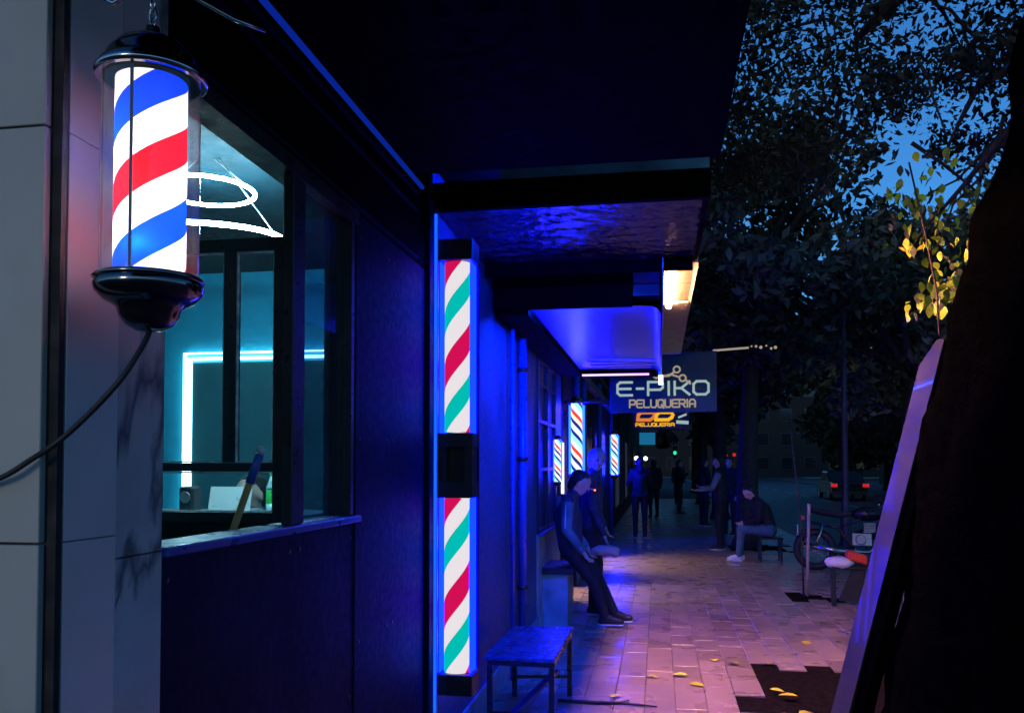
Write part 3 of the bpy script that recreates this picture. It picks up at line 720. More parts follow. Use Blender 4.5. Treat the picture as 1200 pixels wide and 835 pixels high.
for k, (y0, y1, h, lab) in enumerate(((21.2, 36, 9, 'dark street building further along the left pavement'), (36.3, 60, 11, 'tall dark building near the end of the left pavement'))):
    b = empty('street_building', (-4, y0, 0), lab, 'building', 'buildings along the left pavement')
    box('wall', 'facade', b, -9, -1.15, y0, y1, 0, h)
    y = y0 + 1
    while y < y1 - 2.5:
        f = MB().box(-1.148, -1.11, y, y + 2, .4, 2.4).build('window', 'window_frame', b)
        box('pane', 'navy_glass' if random.random() < .6 else 'dim_window', f, -1.109, -1.10, y + .08, y + 1.92, .48, 2.32)
        y += 3.2
# building closing the street, and the opposite row
def block(x0, x1, y0, y1, h, lab, face, lit):
    b = empty('street_building', ((x0 + x1) / 2, (y0 + y1) / 2, 0), lab, 'building', 'buildings beyond the trees')
    box('wall', 'facade', b, x0, x1, y0, y1, 0, h); box('cornice', 'concrete', b, x0 - .2, x1 + .2, y0 - .2, y1 + .2, h + .002, h + .4)
    n_ = 0
    for fl in range(int(h // 3.2)):
        z = 1.0 + fl * 3.2
        if face == 'x':
            y = y0 + 1
            while y < y1 - 2:
                f = box('window', 'window_frame', b, x0 - .06, x0 - .002, y, y + 1.5, z, z + 1.7)
                box('pane', lit if random.random() < .3 else 'navy_glass', f, x0 - .07, x0 - .061, y + .08, y + 1.42, z + .08, z + 1.62); y += 2.9
        else:
            x = x0 + 1
            while x < x1 - 2:
                f = box('window', 'window_frame', b, x, x + 1.5, y0 - .06, y0 - .002, z, z + 1.7)
                box('pane', lit if random.random() < .22 else 'car_glass', f, x + .08, x + 1.42, y0 - .07, y0 - .061, z + .08, z + 1.62); x += 3
    return b
block(-12, 60, 118, 128, 16, 'wide dark building closing the far end of the street', 'y', 'car_glass')
block(18, 30, 14, 40, 9.5, 'dark building with lilac lit windows across the road, nearer one', 'x', 'lilac_window')
block(18, 30, 41, 75, 11, 'dark building across the road, farther one beside the first', 'x', 'lilac_window')

# ------------------------------------------------------------------ salon sign hanging across the pavement
def ribbon(mb, pts, w, d0, d1, X):
    """flat raised stroke in the XZ plane; pts mapped by X -> (x, z)"""
    pts = [X(p) for p in pts]
    for (x0, z0), (x1, z1) in zip(pts, pts[1:]):
        L = math.hypot(x1 - x0, z1 - z0)
        if L < 1e-6: continue
        ux, uz = (x1 - x0) / L, (z1 - z0) / L; e = w * .42
        a = (x0 - ux * e, z0 - uz * e); b = (x1 + ux * e, z1 + uz * e); nx_, nz_ = -uz * w / 2, ux * w / 2
        mb.prism([(a[0] + nx_, a[1] + nz_), (b[0] + nx_, b[1] + nz_), (b[0] - nx_, b[1] - nz_), (a[0] - nx_, a[1] - nz_)], d0 + random.uniform(-.0006, .0006), d1, 'y')
GL = {
    'E': [[(1, 1), (.18, 1), (0, .82), (0, .18), (.18, 0), (1, 0)], [(0, .5), (.9, .5)]],
    '-': [[(.1, .5), (.9, .5)]],
    'P': [[(0, 0), (0, 1), (.82, 1), (1, .85), (1, .55), (.82, .4), (.0, .4)]],
    'I': [[(.5, 0), (.5, 1)]],
    'K': [[(0, 0), (0, 1)], [(1, 1), (.45, .5), (0, .5)], [(.45, .5), (1, 0)]],
    'O': [[(.2, 0), (.8, 0), (1, .2), (1, .8), (.8, 1), (.2, 1), (0, .8), (0, .2), (.2, 0)]],
    'L': [[(0, 1), (0, .15), (.15, 0), (1, 0)]],
    'U': [[(0, 1), (0, .2), (.2, 0), (.8, 0), (1, .2), (1, 1)]],
    'Q': [[(.2, 0), (.8, 0), (1, .2), (1, .8), (.8, 1), (.2, 1), (0, .8), (0, .2), (.2, 0)], [(.6, .35), (1.05, -.1)]],
    'R': [[(0, 0), (0, 1), (.82, 1), (1, .85), (1, .6), (.82, .45), (0, .45)], [(.5, .45), (1, 0)]],
    'A': [[(0, 0), (0, .75), (.25, 1), (.75, 1), (1, .75), (1, 0)], [(0, .4), (1, .4)]],
}
def word(parent, txt, x0, x1, z0, h, mat, sw, y, widths=None, gap=.28):
    ws = [({'I': .25, '-': .55}.get(c, 1.0)) for c in txt]
    tot = sum(ws) + gap * (len(txt) - 1); u = (x1 - x0) / tot; x = x0
    for c, wv in zip(txt, ws):
        mb = MB()
        for st in GL[c]: ribbon(mb, st, sw, y - .012, y, lambda p, x=x, wv=wv: (x + p[0] * wv * u, z0 + p[1] * h))
        mb.build('letter', mat, parent); x += (wv + gap) * u
sg = empty('shop_sign', (.0, 10.0, 2.17), 'dark teal hanging sign reading E-PIKO PELUQUERIA with scissors', 'sign')
box('board', 'teal_board', sg, -.56, .66, 10.0, 10.08, 2.165, 2.862, bevel=.006)
word(sg, 'E-PIKO', -.47, .565, 2.365, .15, 'letter', .027, 9.998)
word(sg, 'PELUQUERIA', -.33, .415, 2.222, .085, 'letter_cream', .018, 9.998)
sc_ = MB()
for cx_, cz_ in ((.209, 2.655), (.275, 2.555)):
    ribbon(sc_, [(cx_ + .036 * math.cos(a), cz_ + .036 * math.sin(a)) for a in [2 * math.pi * k / 14 for k in range(15)]], .018, 9.984, 9.997, lambda p: p)
ribbon(sc_, [(.18, 2.625), (.12, 2.585), (-.05, 2.575)], .024, 9.983, 9.996, lambda p: p)
ribbon(sc_, [(.24, 2.565), (.14, 2.60), (-.03, 2.558)], .020, 9.984, 9.9965, lambda p: p)
ribbon(sc_, [(.305, 2.535), (.36, 2.49)], .022, 9.984, 9.9965, lambda p: p)
sc_.build('scissors_emblem', 'letter_cream', sg)
MB().tube([(.62, 10.04, 2.87), (1.02, 10.04, 2.895)], .012, 8).build('bracket_rod', 'letter_cream', sg)
rb = MB()
for k in range(6): rb.ball((1.06 + .05 * k + random.uniform(-.01, .01), 10.04, 2.895 + random.uniform(-.02, .02)), .011 + .004 * (k % 3), 6)
tag(rb.build('bead_chain', 'letter_cream', sg), kind='stuff')
MB().tube([(-.55, 10.04, 2.8), (-1.1, 10.04, 2.8)], .02, 8).tube([(-.55, 10.04, 2.3), (-1.1, 10.04, 2.3)], .02, 8).build('wall_arm', 'black_metal', sg)
ys = empty('shop_sign', (.0, 13.0, 2.1), 'small black sign with orange and yellow logo below the salon sign', 'sign')
box('board', 'dark_panel', ys, -.38, .45, 13.0, 13.06, 2.10, 2.60)
for k, mt in ((0, 'orange_sign'), (1, 'yellow_sign')):
    x = -.33 + .27 * k; mb = MB()
    ribbon(mb, [(x + .26, 2.345), (x + .07, 2.345), (x + .03, 2.31), (x + .02, 2.235), (x + .2, 2.235), (x + .25, 2.265), (x + .27, 2.305)], .05, 12.985, 12.998, lambda p: p)
    mb.build('logo', mt, ys)
word(ys, 'PELUQUERIA', -.34, .23, 2.14, .045, 'yellow_sign', .013, 12.998)
mb = MB(); ribbon(mb, [(.30, 2.38), (.42, 2.36)], .04, 12.985, 12.998, lambda p: p); mb.build('emblem', 'red_sign', ys)
mb = MB(); ribbon(mb, [(.30, 2.27), (.40, 2.31)], .03, 12.985, 12.998, lambda p: p); ribbon(mb, [(.28, 2.2), (.42, 2.19)], .05, 12.985, 12.998, lambda p: p); mb.build('emblem', 'letter', ys)
MB().tube([(-.38, 13.03, 2.5), (-1.1, 13.03, 2.5)], .02, 8).build('wall_arm', 'black_metal', ys)
bs = empty('shop_sign', (-1.0, 50, 3.2), 'distant plain blue lit blade sign on the left buildings', 'sign')
box('panel', 'shop_blue', bs, -1.1, -.2, 50, 50.1, 2.75, 3.45); box('panel_frame', 'dark_panel', bs, -1.14, -.16, 50.101, 50.14, 2.7, 3.5)
# ------------------------------------------------------------------ bench
bn = empty('bench', (-.79, 5.32, 0), 'low dark bench with a wet speckled blue top by the wall', 'bench')
MB().prism([(-1.0, 4.83), (-.585, 4.815), (-.575, 5.82), (-.985, 5.75)], .435, .46, 'z').build('seat', 'bench_top', bn, bevel=.004)
MB().bar((-.97, 4.86, .42), (-.61, 4.85, .42), .03, .028).bar((-.97, 5.72, .42), (-.60, 5.78, .42), .03, .028).bar((-.97, 4.88, .418), (-.965, 5.70, .418), .03, .026).bar((-.605, 4.87, .418), (-.595, 5.76, .418), .03, .026).build('frame', 'black_metal', bn)
for x, y in ((-.965, 4.86), (-.605, 4.85), (-.965, 5.72), (-.60, 5.78)): MB().bar((x, y, 0), (x, y, .405), .03, .03).build('leg', 'black_metal', bn)
MB().bar((-.949, 4.86, .13), (-.621, 4.85, .13), .02, .02).build('stretcher', 'black_metal', bn)
MB().bar((-.949, 5.72, .13), (-.616, 5.78, .13), .02, .02).build('stretcher', 'black_metal', bn)
MB().bar((-.93, 4.95, .02), (-.66, 5.55, .22), .045, .02).build('brace', 'ledge', bn)

# ------------------------------------------------------------------ leaning board
bd = empty('board', (1.08, 5.4, 0), 'long grey wooden board leaning on the black tree trunk', 'board')
bA, bB = Vector((1.07, 5.5, .02)), Vector((1.625, 5.42, 2.30))
ax = (bB - bA).normalized(); wv_ = Vector((.80, -.59, 0)); wv_ = (wv_ - ax * wv_.dot(ax)).normalized(); tv = ax.cross(wv_).normalized()
if tv.y < 0: tv = -tv
m = MB(); W, T = .105, .05
def bp(l, a, t): return m.bm.verts.new(bA + ax * l + wv_ * a + tv * t)
Ln = (bB - bA).length
top = [(-W / 2, Ln - .17), (-W / 2 + .065, Ln), (W / 2, Ln + .01)]
fr = [bp(0, -W / 2, 0), bp(0, W / 2, 0), bp(top[2][1], W / 2, 0), bp(top[1][1], -W / 2 + .065, 0), bp(top[0][1], -W / 2, 0)]
bk = [bp(0, -W / 2, T), bp(0, W / 2, T), bp(top[2][1], W / 2, T), bp(top[1][1], -W / 2 + .065, T), bp(top[0][1], -W / 2, T)]
m._f(fr); m._f(bk)
for k in range(5): m._f([fr[k], fr[(k + 1) % 5], bk[(k + 1) % 5], bk[k]])
m.build('plank', 'wood', bd)
m = MB()
q0, q1 = bA + wv_ * (W / 2 + .045) + tv * .09, bB + wv_ * (W / 2 + .02) + tv * .09
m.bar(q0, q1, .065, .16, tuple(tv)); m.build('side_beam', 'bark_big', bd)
tag(MB().tube([(1.66, 5.45, 2.33), (1.665, 5.5, 2.6), (1.63, 5.6, 3.0), (1.60, 5.8, 3.5)], .006, 6).build('hanging_wire', 'rust'), 'rusty wire hanging down to the top of the leaning board', 'wire')

# ------------------------------------------------------------------ trees
def crown_mesh(name, clusters, mats, parent, size, weights, stuff=True, elong=2.2):
    V, F, MI = [], [], []
    for (cx_, cy_, cz_, r, n_) in clusters:
        n_ = int(n_)
        p = rng.normal(size=(n_, 3)); p /= np.linalg.norm(p, axis=1)[:, None] + 1e-9
        p *= (rng.random(n_) ** .45)[:, None] * r; p[:, 2] *= .75
        c = p + np.array([cx_, cy_, cz_])
        a = rng.normal(size=(n_, 3)); a[:, 2] -= .3; a /= np.linalg.norm(a, axis=1)[:, None]
        b = np.cross(a, rng.normal(size=(n_, 3))); b /= np.linalg.norm(b, axis=1)[:, None]
        s = size * rng.uniform(.6, 1.35, n_)[:, None]
        q = np.stack([c - a * s * elong / 2, c + b * s * .5, c + a * s * elong / 2, c - b * s * .5], 1).reshape(-1, 3)
        base = sum(len(v) for v in V); V.append(q)
        F.append((np.arange(n_ * 4).reshape(-1, 4)) + base)
        k0 = rng.choice(len(mats), p=weights); k = np.where(rng.random(n_) < .75, k0, rng.integers(0, len(mats), n_)); MI.append(k)
    V = np.concatenate(V); F = np.concatenate(F); MI = np.concatenate(MI)
    o0 = ORG[parent.name]; V = V - np.array(o0)
    me = bpy.data.meshes.new(name)
    me.vertices.add(len(V)); me.vertices.foreach_set('co', V.astype(np.float32).ravel())
    me.loops.add(F.size); me.loops.foreach_set('vertex_index', F.astype(np.int32).ravel())
    me.polygons.add(len(F)); me.polygons.foreach_set('loop_start', np.arange(0, F.size, 4, dtype=np.int32)); me.polygons.foreach_set('loop_total', np.full(len(F), 4, np.int32))
    me.polygons.foreach_set('material_index', MI.astype(np.int32)); me.update(calc_edges=True)
    for m_ in mats: me.materials.append(M[m_])
    o = bpy.data.objects.new(name, me); C.objects.link(o); o.parent = parent
    if stuff: o['kind'] = 'stuff'
    return o
def branches(mb, base, tips, r0):
    for t in tips:
        b = Vector(base); t = Vector(t); mid = (b + t) / 2 + Vector((random.uniform(-.2, .2), random.uniform(-.2, .2), random.uniform(.0, .3)))
        mb.tube([b, (b + mid) / 2 + Vector((0, 0, .08)), mid, (mid + t) / 2 + Vector((random.uniform(-.1, .1), 0, .06)), t], [r0, r0 * .8, r0 * .6, r0 * .4, r0 * .16], 7)
def tree(loc, h, r, spread, lab, nclus, nleaf, size, mats, weights, zmin, zmax, group, lean=(0, 0), name='street_tree', cr=(.5, 1.0), trunk='bark'):
    o = empty(name, loc, lab, 'tree', group)
    x, y, _ = loc
    top = Vector((x + lean[0], y + lean[1], h))
    MB().tube([(x, y, -.05), (x + lean[0] * .1, y, .25), (x + lean[0] * .35, y + lean[1] * .3, h * .45), top], [r * 1.5, r * 1.08, r * .9, r * .6], 12).build('trunk', trunk, o)
    cl = []; tips = []
    for k in range(nclus):
        a = random.uniform(0, 2 * math.pi); u = random.random() ** .5; z = random.uniform(zmin, zmax)
        f = 1 - abs((z - (zmin + zmax) / 2) / ((zmax - zmin) / 2)) ** 2 * .55
        cx_, cy_ = top.x + spread * u * f * math.cos(a), top.y + spread * u * f * math.sin(a); rr = random.uniform(*cr)
        cl.append((cx_, cy_, z, rr, nleaf * rr * rr)); 
        if k % 3 == 0: tips.append((cx_, cy_, z))
    mb = MB(); branches(mb, top - Vector((0, 0, .15)), tips[:14], r * .5); mb.build('limb', trunk, o)
    crown_mesh('crown', cl, mats, o, size, weights); return o
G3 = ['leaf_dark', 'leaf_mid', 'leaf_grey']
# the big near trunk
bt_ = empty('street_tree', (2.0, 5.2, 0), 'huge black tree trunk at the right edge behind the leaning board', 'tree', 'street trees along the kerb')
key = [(1.95, 5.35, -.05, .66), (1.90, 5.35, .25, .55), (1.93, 5.3, .8, .50), (2.03, 5.25, 1.6, .51), (2.16, 5.2, 2.3, .53), (2.34, 5.2, 2.8, .54), (2.55, 5.25, 3.6, .52), (2.75, 5.4, 5.0, .40)]
tm = MB(); prev_ring = None; N_ = 40
for i in range(71):
    z = -.05 + 5.05 * i / 70
    q = [k for k in range(len(key) - 1) if key[k][2] <= z + 1e-6][-1]; t = (z - key[q][2]) / (key[q + 1][2] - key[q][2]); t = t * t * (3 - 2 * t)
    cx_, cy_, rr_ = (key[q][m_] + (key[q + 1][m_] - key[q][m_]) * t for m_ in (0, 1, 3))
    ring = []
    for k in range(N_):
        a = 2 * math.pi * k / N_
        d_ = 1 + .035 * math.sin(7 * a + 2.2 * math.sin(z * 2.1)) + .03 * math.sin(17 * a + 3 * math.sin(z * 3.3 + a)) + .03 * math.sin(z * 5.2 + 2 * a) + random.uniform(-.012, .012)
        ring.append(tm.bm.verts.new((cx_ + rr_ * d_ * math.cos(a), cy_ + rr_ * d_ * math.sin(a), z)))
    if prev_ring:
        for k in range(N_): tm._f([prev_ring[k], prev_ring[(k + 1) % N_], ring[(k + 1) % N_], ring[k]], True)
    prev_ring = ring
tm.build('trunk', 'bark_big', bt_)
mb = MB(); branches(mb, (2.7, 5.4, 4.7), [(1.2, 6.5, 6.2), (.6, 8, 6.6), (2.2, 8.5, 7), (3.4, 8, 7), (1.6, 7.2, 5.0), (3.6, 6.5, 5.5), (1.0, 7.0, 5.4), (2.6, 7.4, 5.6)], .17)
branches(mb, (2.62, 5.3, 3.9), [(1.9, 6.2, 3.6), (2.3, 6.7, 3.4), (1.75, 6.3, 3.1)], .04)
for q_ in range(34):
    y = random.uniform(5.8, 9.5); b_ = Vector((random.uniform(.8, .6 * y), y, 1.55 + random.uniform(.33, .58) * y)); d_ = Vector((random.uniform(-1, 1), random.uniform(-.4, .4), random.uniform(-.35, .55))).normalized()
    pts_ = [b_]
    for w_ in range(5): d_ = (d_ + Vector((random.gauss(0, .22), random.gauss(0, .15), random.gauss(0, .2)))).normalized(); pts_.append(pts_[-1] + d_ * random.uniform(.14, .26))
    mb.tube(pts_, [.016, .013, .010, .008, .006, .003], 5)
tag(mb.build('limb', 'bark', bt_), kind='stuff')
cl = []
for k in range(80):
    y = random.uniform(5.6, 9.0); x = random.uniform(.28 + .0 * y, .62 * y * .95); z = random.uniform(1.55 + .42 * y * .78, 1.55 + .60 * y)
    r_ = random.uniform(.25, .55); cl.append((x, y, z, r_, 860 * r_))
crown_mesh('crown', cl, ['leaf_night', 'leaf_dark', 'leaf_night'], bt_, .031, [.5, .2, .3])
# large yellow-green leaves hanging by the trunk, each its own part
def leaf_mesh(mat):
    m = MB(); L, W_ = 1.0, .29
    out = [(0, 0), (.22, .75), (.5, 1), (.78, .6), (1, 0)]
    cen = [m.bm.verts.new((t * L, 0, .05 * math.sin(t * 3.1) - .12 * t * t)) for t, _ in out]
    for s in (-1, 1):
        ed = [cen[0]] + [m.bm.verts.new((t * L, s * W_ * w_, .08 * w_ - .12 * t * t)) for t, w_ in out[1:-1]] + [cen[-1]]
        for k in range(4):
            q = [cen[k], cen[k + 1], ed[k + 1], ed[k]]; q2 = []
            for v in q:
                if v not in q2: q2.append(v)
            m._f(q2 if s > 0 else q2[::-1], True)
    me = bpy.data.meshes.new('leaf'); m.bm.to_mesh(me); m.bm.free(); me.materials.append(M[mat]); return me
LM = [leaf_mesh('leaf_lime'), leaf_mesh('leaf_lime'), leaf_mesh('leaf_yellow'), leaf_mesh('leaf_mid')]
for k in range(290):
    c_ = random.choice([(1.78, 6.2, 3.25, .20), (2.0, 6.3, 3.05, .22), (1.9, 6.1, 2.82, .14), (2.12, 6.4, 3.3, .25), (2.0, 6.2, 3.5, .2), (2.2, 6.3, 3.05, .18), (1.82, 6.2, 2.68, .09), (2.05, 6.2, 2.78, .12), (1.72, 6.2, 3.42, .16)])
    o = bpy.data.objects.new('leaf', LM[random.choice((0, 0, 1, 1, 2, 3))]); C.objects.link(o); o.parent = bt_
    o.location = Vector((c_[0] + random.gauss(0, c_[3] * .6), c_[1] + random.gauss(0, .15), c_[2] + random.gauss(0, c_[3] * .6))) - ORG[bt_.name]
    o.rotation_euler = (random.uniform(-1, 1), random.uniform(.3, 1.7), random.uniform(0, 6.28)); s = random.uniform(.055, .10); o.scale = (s, s, s)
GT = 'street trees along the kerb'
tree((1.62, 16.8, 0), 4.6, .20, 2.5, 'grey leaved street tree whose dark trunk stands behind the seated person', 60, 330, .10, G3, [.3, .3, .4], 3.7, 7.9, GT, (.2, .2), cr=(.55, 1.0))
tree((1.75, 25.5, 0), 4.6, .22, 3.0, 'dark street tree behind the grey leaved one, above the pavement', 45, 300, .13, G3, [.5, .3, .2], 3.6, 8, GT)
tree((1.75, 35.5, 0), 4.6, .22, 3.4, 'far dark street tree near the end of the pavement', 40, 260, .17, G3, [.6, .3, .1], 3.4, 9.5, GT)
tree((2.1, 50, 0), 4.6, .25, 4.6, 'farthest street tree seen down the pavement', 40, 200, .25, G3, [.6, .3, .1], 3.0, 12, GT)
tree((5.2, 19.0, 0), 3.6, .2, 2.3, 'dark bushy tree right of the street lamp', 48, 330, .10, G3, [.45, .3, .25], 2.7, 6.6, GT, cr=(.5, .95))
tree((13.9, 30, 0), 4.0, .3, 4.4, 'dark tree across the road, right of the street lamp', 50, 150, .22, G3, [.6, .25, .15], 2.6, 11.0, 'trees across the road', cr=(.9, 1.6))
tree((14.2, 40, 0), 4.0, .3, 5.0, 'dark tree across the road behind the parked car', 46, 130, .26, G3, [.6, .25, .15], 2.6, 13, 'trees across the road', cr=(1., 1.8))
tree((14.0, 56, 0), 4.0, .3, 6.0, 'farthest dark tree across the road', 46, 110, .32, G3, [.6, .25, .15], 2.4, 14, 'trees across the road', cr=(1.2, 2.2))
tree((14.0, 21, 0), 4.0, .3, 3.6, 'dark tree across the road nearest the huge trunk', 40, 170, .18, G3, [.6, .25, .15], 2.4, 8, 'trees across the road', cr=(.8, 1.4))
# sapling tied to a stake
sa = empty('sapling', (1.70, 10.7, 0), 'thin bare sapling beside a pale stake in a small pit', 'sapling')
MB().tube([(1.70, 10.72, -.02), (1.69, 10.74, .7), (1.66, 10.76, 1.2), (1.60, 10.78, 1.75), (1.57, 10.8, 2.1)], [.012, .011, .010, .008, .004], 7).build('stem', 'bark', sa)
MB().tube([(1.74, 10.7, -.02), (1.755, 10.7, .62), (1.77, 10.7, 1.09)], [.020, .019, .021], 8).build('stake', 'palewood', sa)
MB().lathe([(.034, -.012), (.036, 0), (.034, .012)], (1.71, 10.715, .75), 10).build('tie', 'black_metal', sa)

# ------------------------------------------------------------------ street lamp
sp_ = empty('street_lamp', (3.35, 16.4, 0), 'unlit old style street lamp on a dark purple post', 'street lamp')
MB().lathe([(.14, -.15), (.14, .1), (.10, .16), (.09, .7), (.07, .78), (.06, 1.0), (.055, 2.6), (.075, 2.65), (.05, 2.72), (.045, 4.45)], (3.35, 16.4, 0), 14).build('post', 'lamp_paint', sp_)
MB().lathe([(.06, 4.452), (.10, 4.5), (.16, 4.86), (.17, 4.88)], (3.35, 16.4, 0), 8).build('lantern', 'car_glass', sp_)
MB().lathe([(.28, 4.882), (.29, 4.91), (.16, 5.0), (.05, 5.06), (.02, 5.14), (.001, 5.15)], (3.35, 16.4, 0), 14).build('lantern_cap', 'black_metal', sp_)

# ------------------------------------------------------------------ motorcycles
def motorbike(loc, rz, lab):
    o = empty('motorcycle', (0, 0, 0), lab, 'motorcycle', 'motorcycles parked by the kerb')
    for wx in (-.63, .63):
        wh = MB().lathe([(.035, -.05), (.035, .05)], (wx, 0, .30), 12, 'y').build('wheel', 'steel', o)
        MB().tube([(wx + .255 * math.cos(a), 0, .30 + .255 * math.sin(a)) for a in [2 * math.pi * k / 28 for k in range(28)]], .058, 8, closed=True).build('tyre', 'rubber', wh)
        MB().tube([(wx + .205 * math.cos(a), 0, .30 + .205 * math.sin(a)) for a in [2 * math.pi * k / 28 for k in range(28)]], .014, 6, closed=True).build('rim', 'chrome', wh)
        sp2 = MB()
        for k in range(16):
            a = 2 * math.pi * k / 16; a2 = a + (.5 if k % 2 else -.5)
            sp2.tube([(wx + .03 * math.cos(a), .02 * (1 if k % 4 < 2 else -1), .30 + .03 * math.sin(a)), (wx + .2 * math.cos(a2), 0, .30 + .2 * math.sin(a2))], .0025, 4, cap=False)
        s_ = sp2.build('spoke_set', 'chrome', wh)
        MB().prism([(wx + (.325) * math.cos(a), .30 + .325 * math.sin(a)) for a in [R(t) for t in range(40, 150, 12)]] + [(wx + .31 * math.cos(a), .30 + .31 * math.sin(a)) for a in [R(t) for t in range(148, 39, -12)]], -.06, .06, 'y').build('fender', 'bike_paint', o)
    fr_ = MB()
    for s in (-.08, .08):
        fr_.tube([(.42, s * .4, .86), (.25, s, .42), (-.1, s, .34), (-.3, s, .62), (-.75, s, .72)], .016, 7).tube([(.42, s * .4, .9), (.05, s * .6, .78), (-.3, s, .62)], .016, 7).tube([(-.1, s * 1.2, .36), (-.63, s * 1.2, .30)], .016, 7)
    fr_.build('frame', 'black_metal', o)
    for s in (-.09, .09):
        MB().tube([(.63, s, .30), (.47, s, .80), (.42, s, .95)], .019, 8).build('fork', 'chrome', o)
        MB().tube([(-.63, s * 1.3, .33), (-.52, s * 1.3, .66)], [.024, .020], 8).build('shock', 'chrome', o)
    MB().ball((.12, 0, .84), .2, 14, (1.25, .62, .55)).build('fuel_tank', 'bike_paint', o)
    MB().prism([(-.12, .80), (-.1, .86), (-.3, .87), (-.6, .90), (-.72, .93), (-.74, .88), (-.55, .82), (-.3, .78)], -.12, .12, 'y').build('seat', 'black_cloth', o, bevel=.02)
    MB().box(-.12, .16, -.1, .1, .36, .55).lathe([(.075, -.13), (.075, .13)], (.0, 0, .45), 12, 'y').build('engine', 'steel', o, bevel=.012)
    en = MB()
    for z in range(6): en.box(.05, .21, -.085, .085, .56 + z * .025, .572 + z * .025)
    en.build('cylinder_fins', 'steel', o)
    MB().tube([(.2, -.1, .58), (.28, -.12, .40), (.1, -.14, .27), (-.3, -.15, .28), (-.8, -.17, .36)], [.02, .02, .022, .04, .042], 9).build('exhaust', 'chrome', o)
    MB().tube([(.34, -.34, 1.05), (.38, -.22, 1.04), (.44, -.08, .98), (.44, .08, .98), (.38, .22, 1.04), (.34, .34, 1.05)], .012, 7).build('handlebar', 'chrome', o)
    for s in (-1, 1):
        MB().tube([(.33, s * .26, 1.05), (.36, s * .33, 1.18)], .005, 5).ball((.37, s * .34, 1.2), .05, 8, (.3, 1.2, .8)).build('mirror', 'black_metal', o)
        MB().ball((.5, s * .14, .88), .022, 6).build('indicator', 'red_plastic', o)
    hl = MB().lathe([(.001, -.08), (.06, -.06), (.085, 0), (.08, .02)], (.53, 0, .90), 14, 'x').build('headlight', 'black_metal', o)
    MB().lathe([(.079, .021), (.05, .035), (.001, .04)], (.53, 0, .90), 14, 'x').build('lens', 'chrome', hl)
    MB().box(-.83, -.77, -.05, .05, .74, .80).build('tail_light', 'red_plastic', o)
    MB().box(-.88, -.87, -.09, .09, .50, .66).build('number_plate', 'white_cloth', o)
    o.location = loc; o.rotation_euler = (R(-7), 0, rz)
    return o
mo = motorbike((2.92, 13.3, 0.0), R(-6), 'black motorcycle parked side-on behind the sapling stake')
# turned so the front wheel points left
m2 = dup(mo, (2.55, 7.7, 0.0), R(112), 'motorcycle mostly hidden between the leaning board and the huge trunk')
m3 = dup(mo, (4.0, 14.9, -.14), R(150), 'motorcycle on the road behind the street lamp')
m4 = dup(mo, (4.6, 11.6, -.14), R(140), 'motorcycle on the road right of the street lamp, behind the board')

# white sack and red tray on a small stand
st = empty('folding_stool', (2.08, 10.0, 0), 'black folding stool left of the leaning board, under a white cloth', 'stool')
MB().bar((1.90, 9.95, 0), (1.90, 9.97, .40), .05, .03).bar((2.25, 9.95, 0), (2.25, 9.97, .40), .05, .03).build('leg', 'black_metal', st)
MB().bar((1.95, 10.25, 0), (1.93, 10.2, .42), .04, .03).bar((2.28, 10.25, 0), (2.25, 10.2, .42), .04, .03).build('leg', 'black_metal', st)
MB().prism([(1.96, 0.05), (2.3, .05), (2.3, .44), (2.12, .44)], 9.99, 10.02, 'y').build('side_board', 'rubber', st)
MB().box(1.88, 2.3, 9.94, 10.26, .405, .43).build('seat', 'black_metal', st, bevel=.006)
def blob_cloth(c, r, sc, mat, name, lab, cat, seed=0):
    rr = random.Random(seed); m = MB(); m.ball((0, 0, 0), r, 14, sc)
    for v in m.bm.verts: v.co *= 1 + .10 * math.sin(v.co.x * 30 + seed) * math.cos(v.co.z * 25 + v.co.y * 20) + rr.uniform(-.02, .02)
    return tag(m.build(name, mat, loc=c), lab, cat)
blob_cloth((1.965, 10.02, .472), .16, (1.0, .8, .42), 'white_cloth', 'cloth_bundle', 'white cloth bundle lying on the black folding stool', 'cloth', 3)
rt = MB().prism([(2.04, .52), (2.06, .62), (2.26, .56), (2.26, .45)], 9.92, 10.1, 'y').build('red_cushion', 'red_plastic', bevel=.02)
tag(rt, 'bright red cushion wedged behind the white cloth bundle', 'cushion')

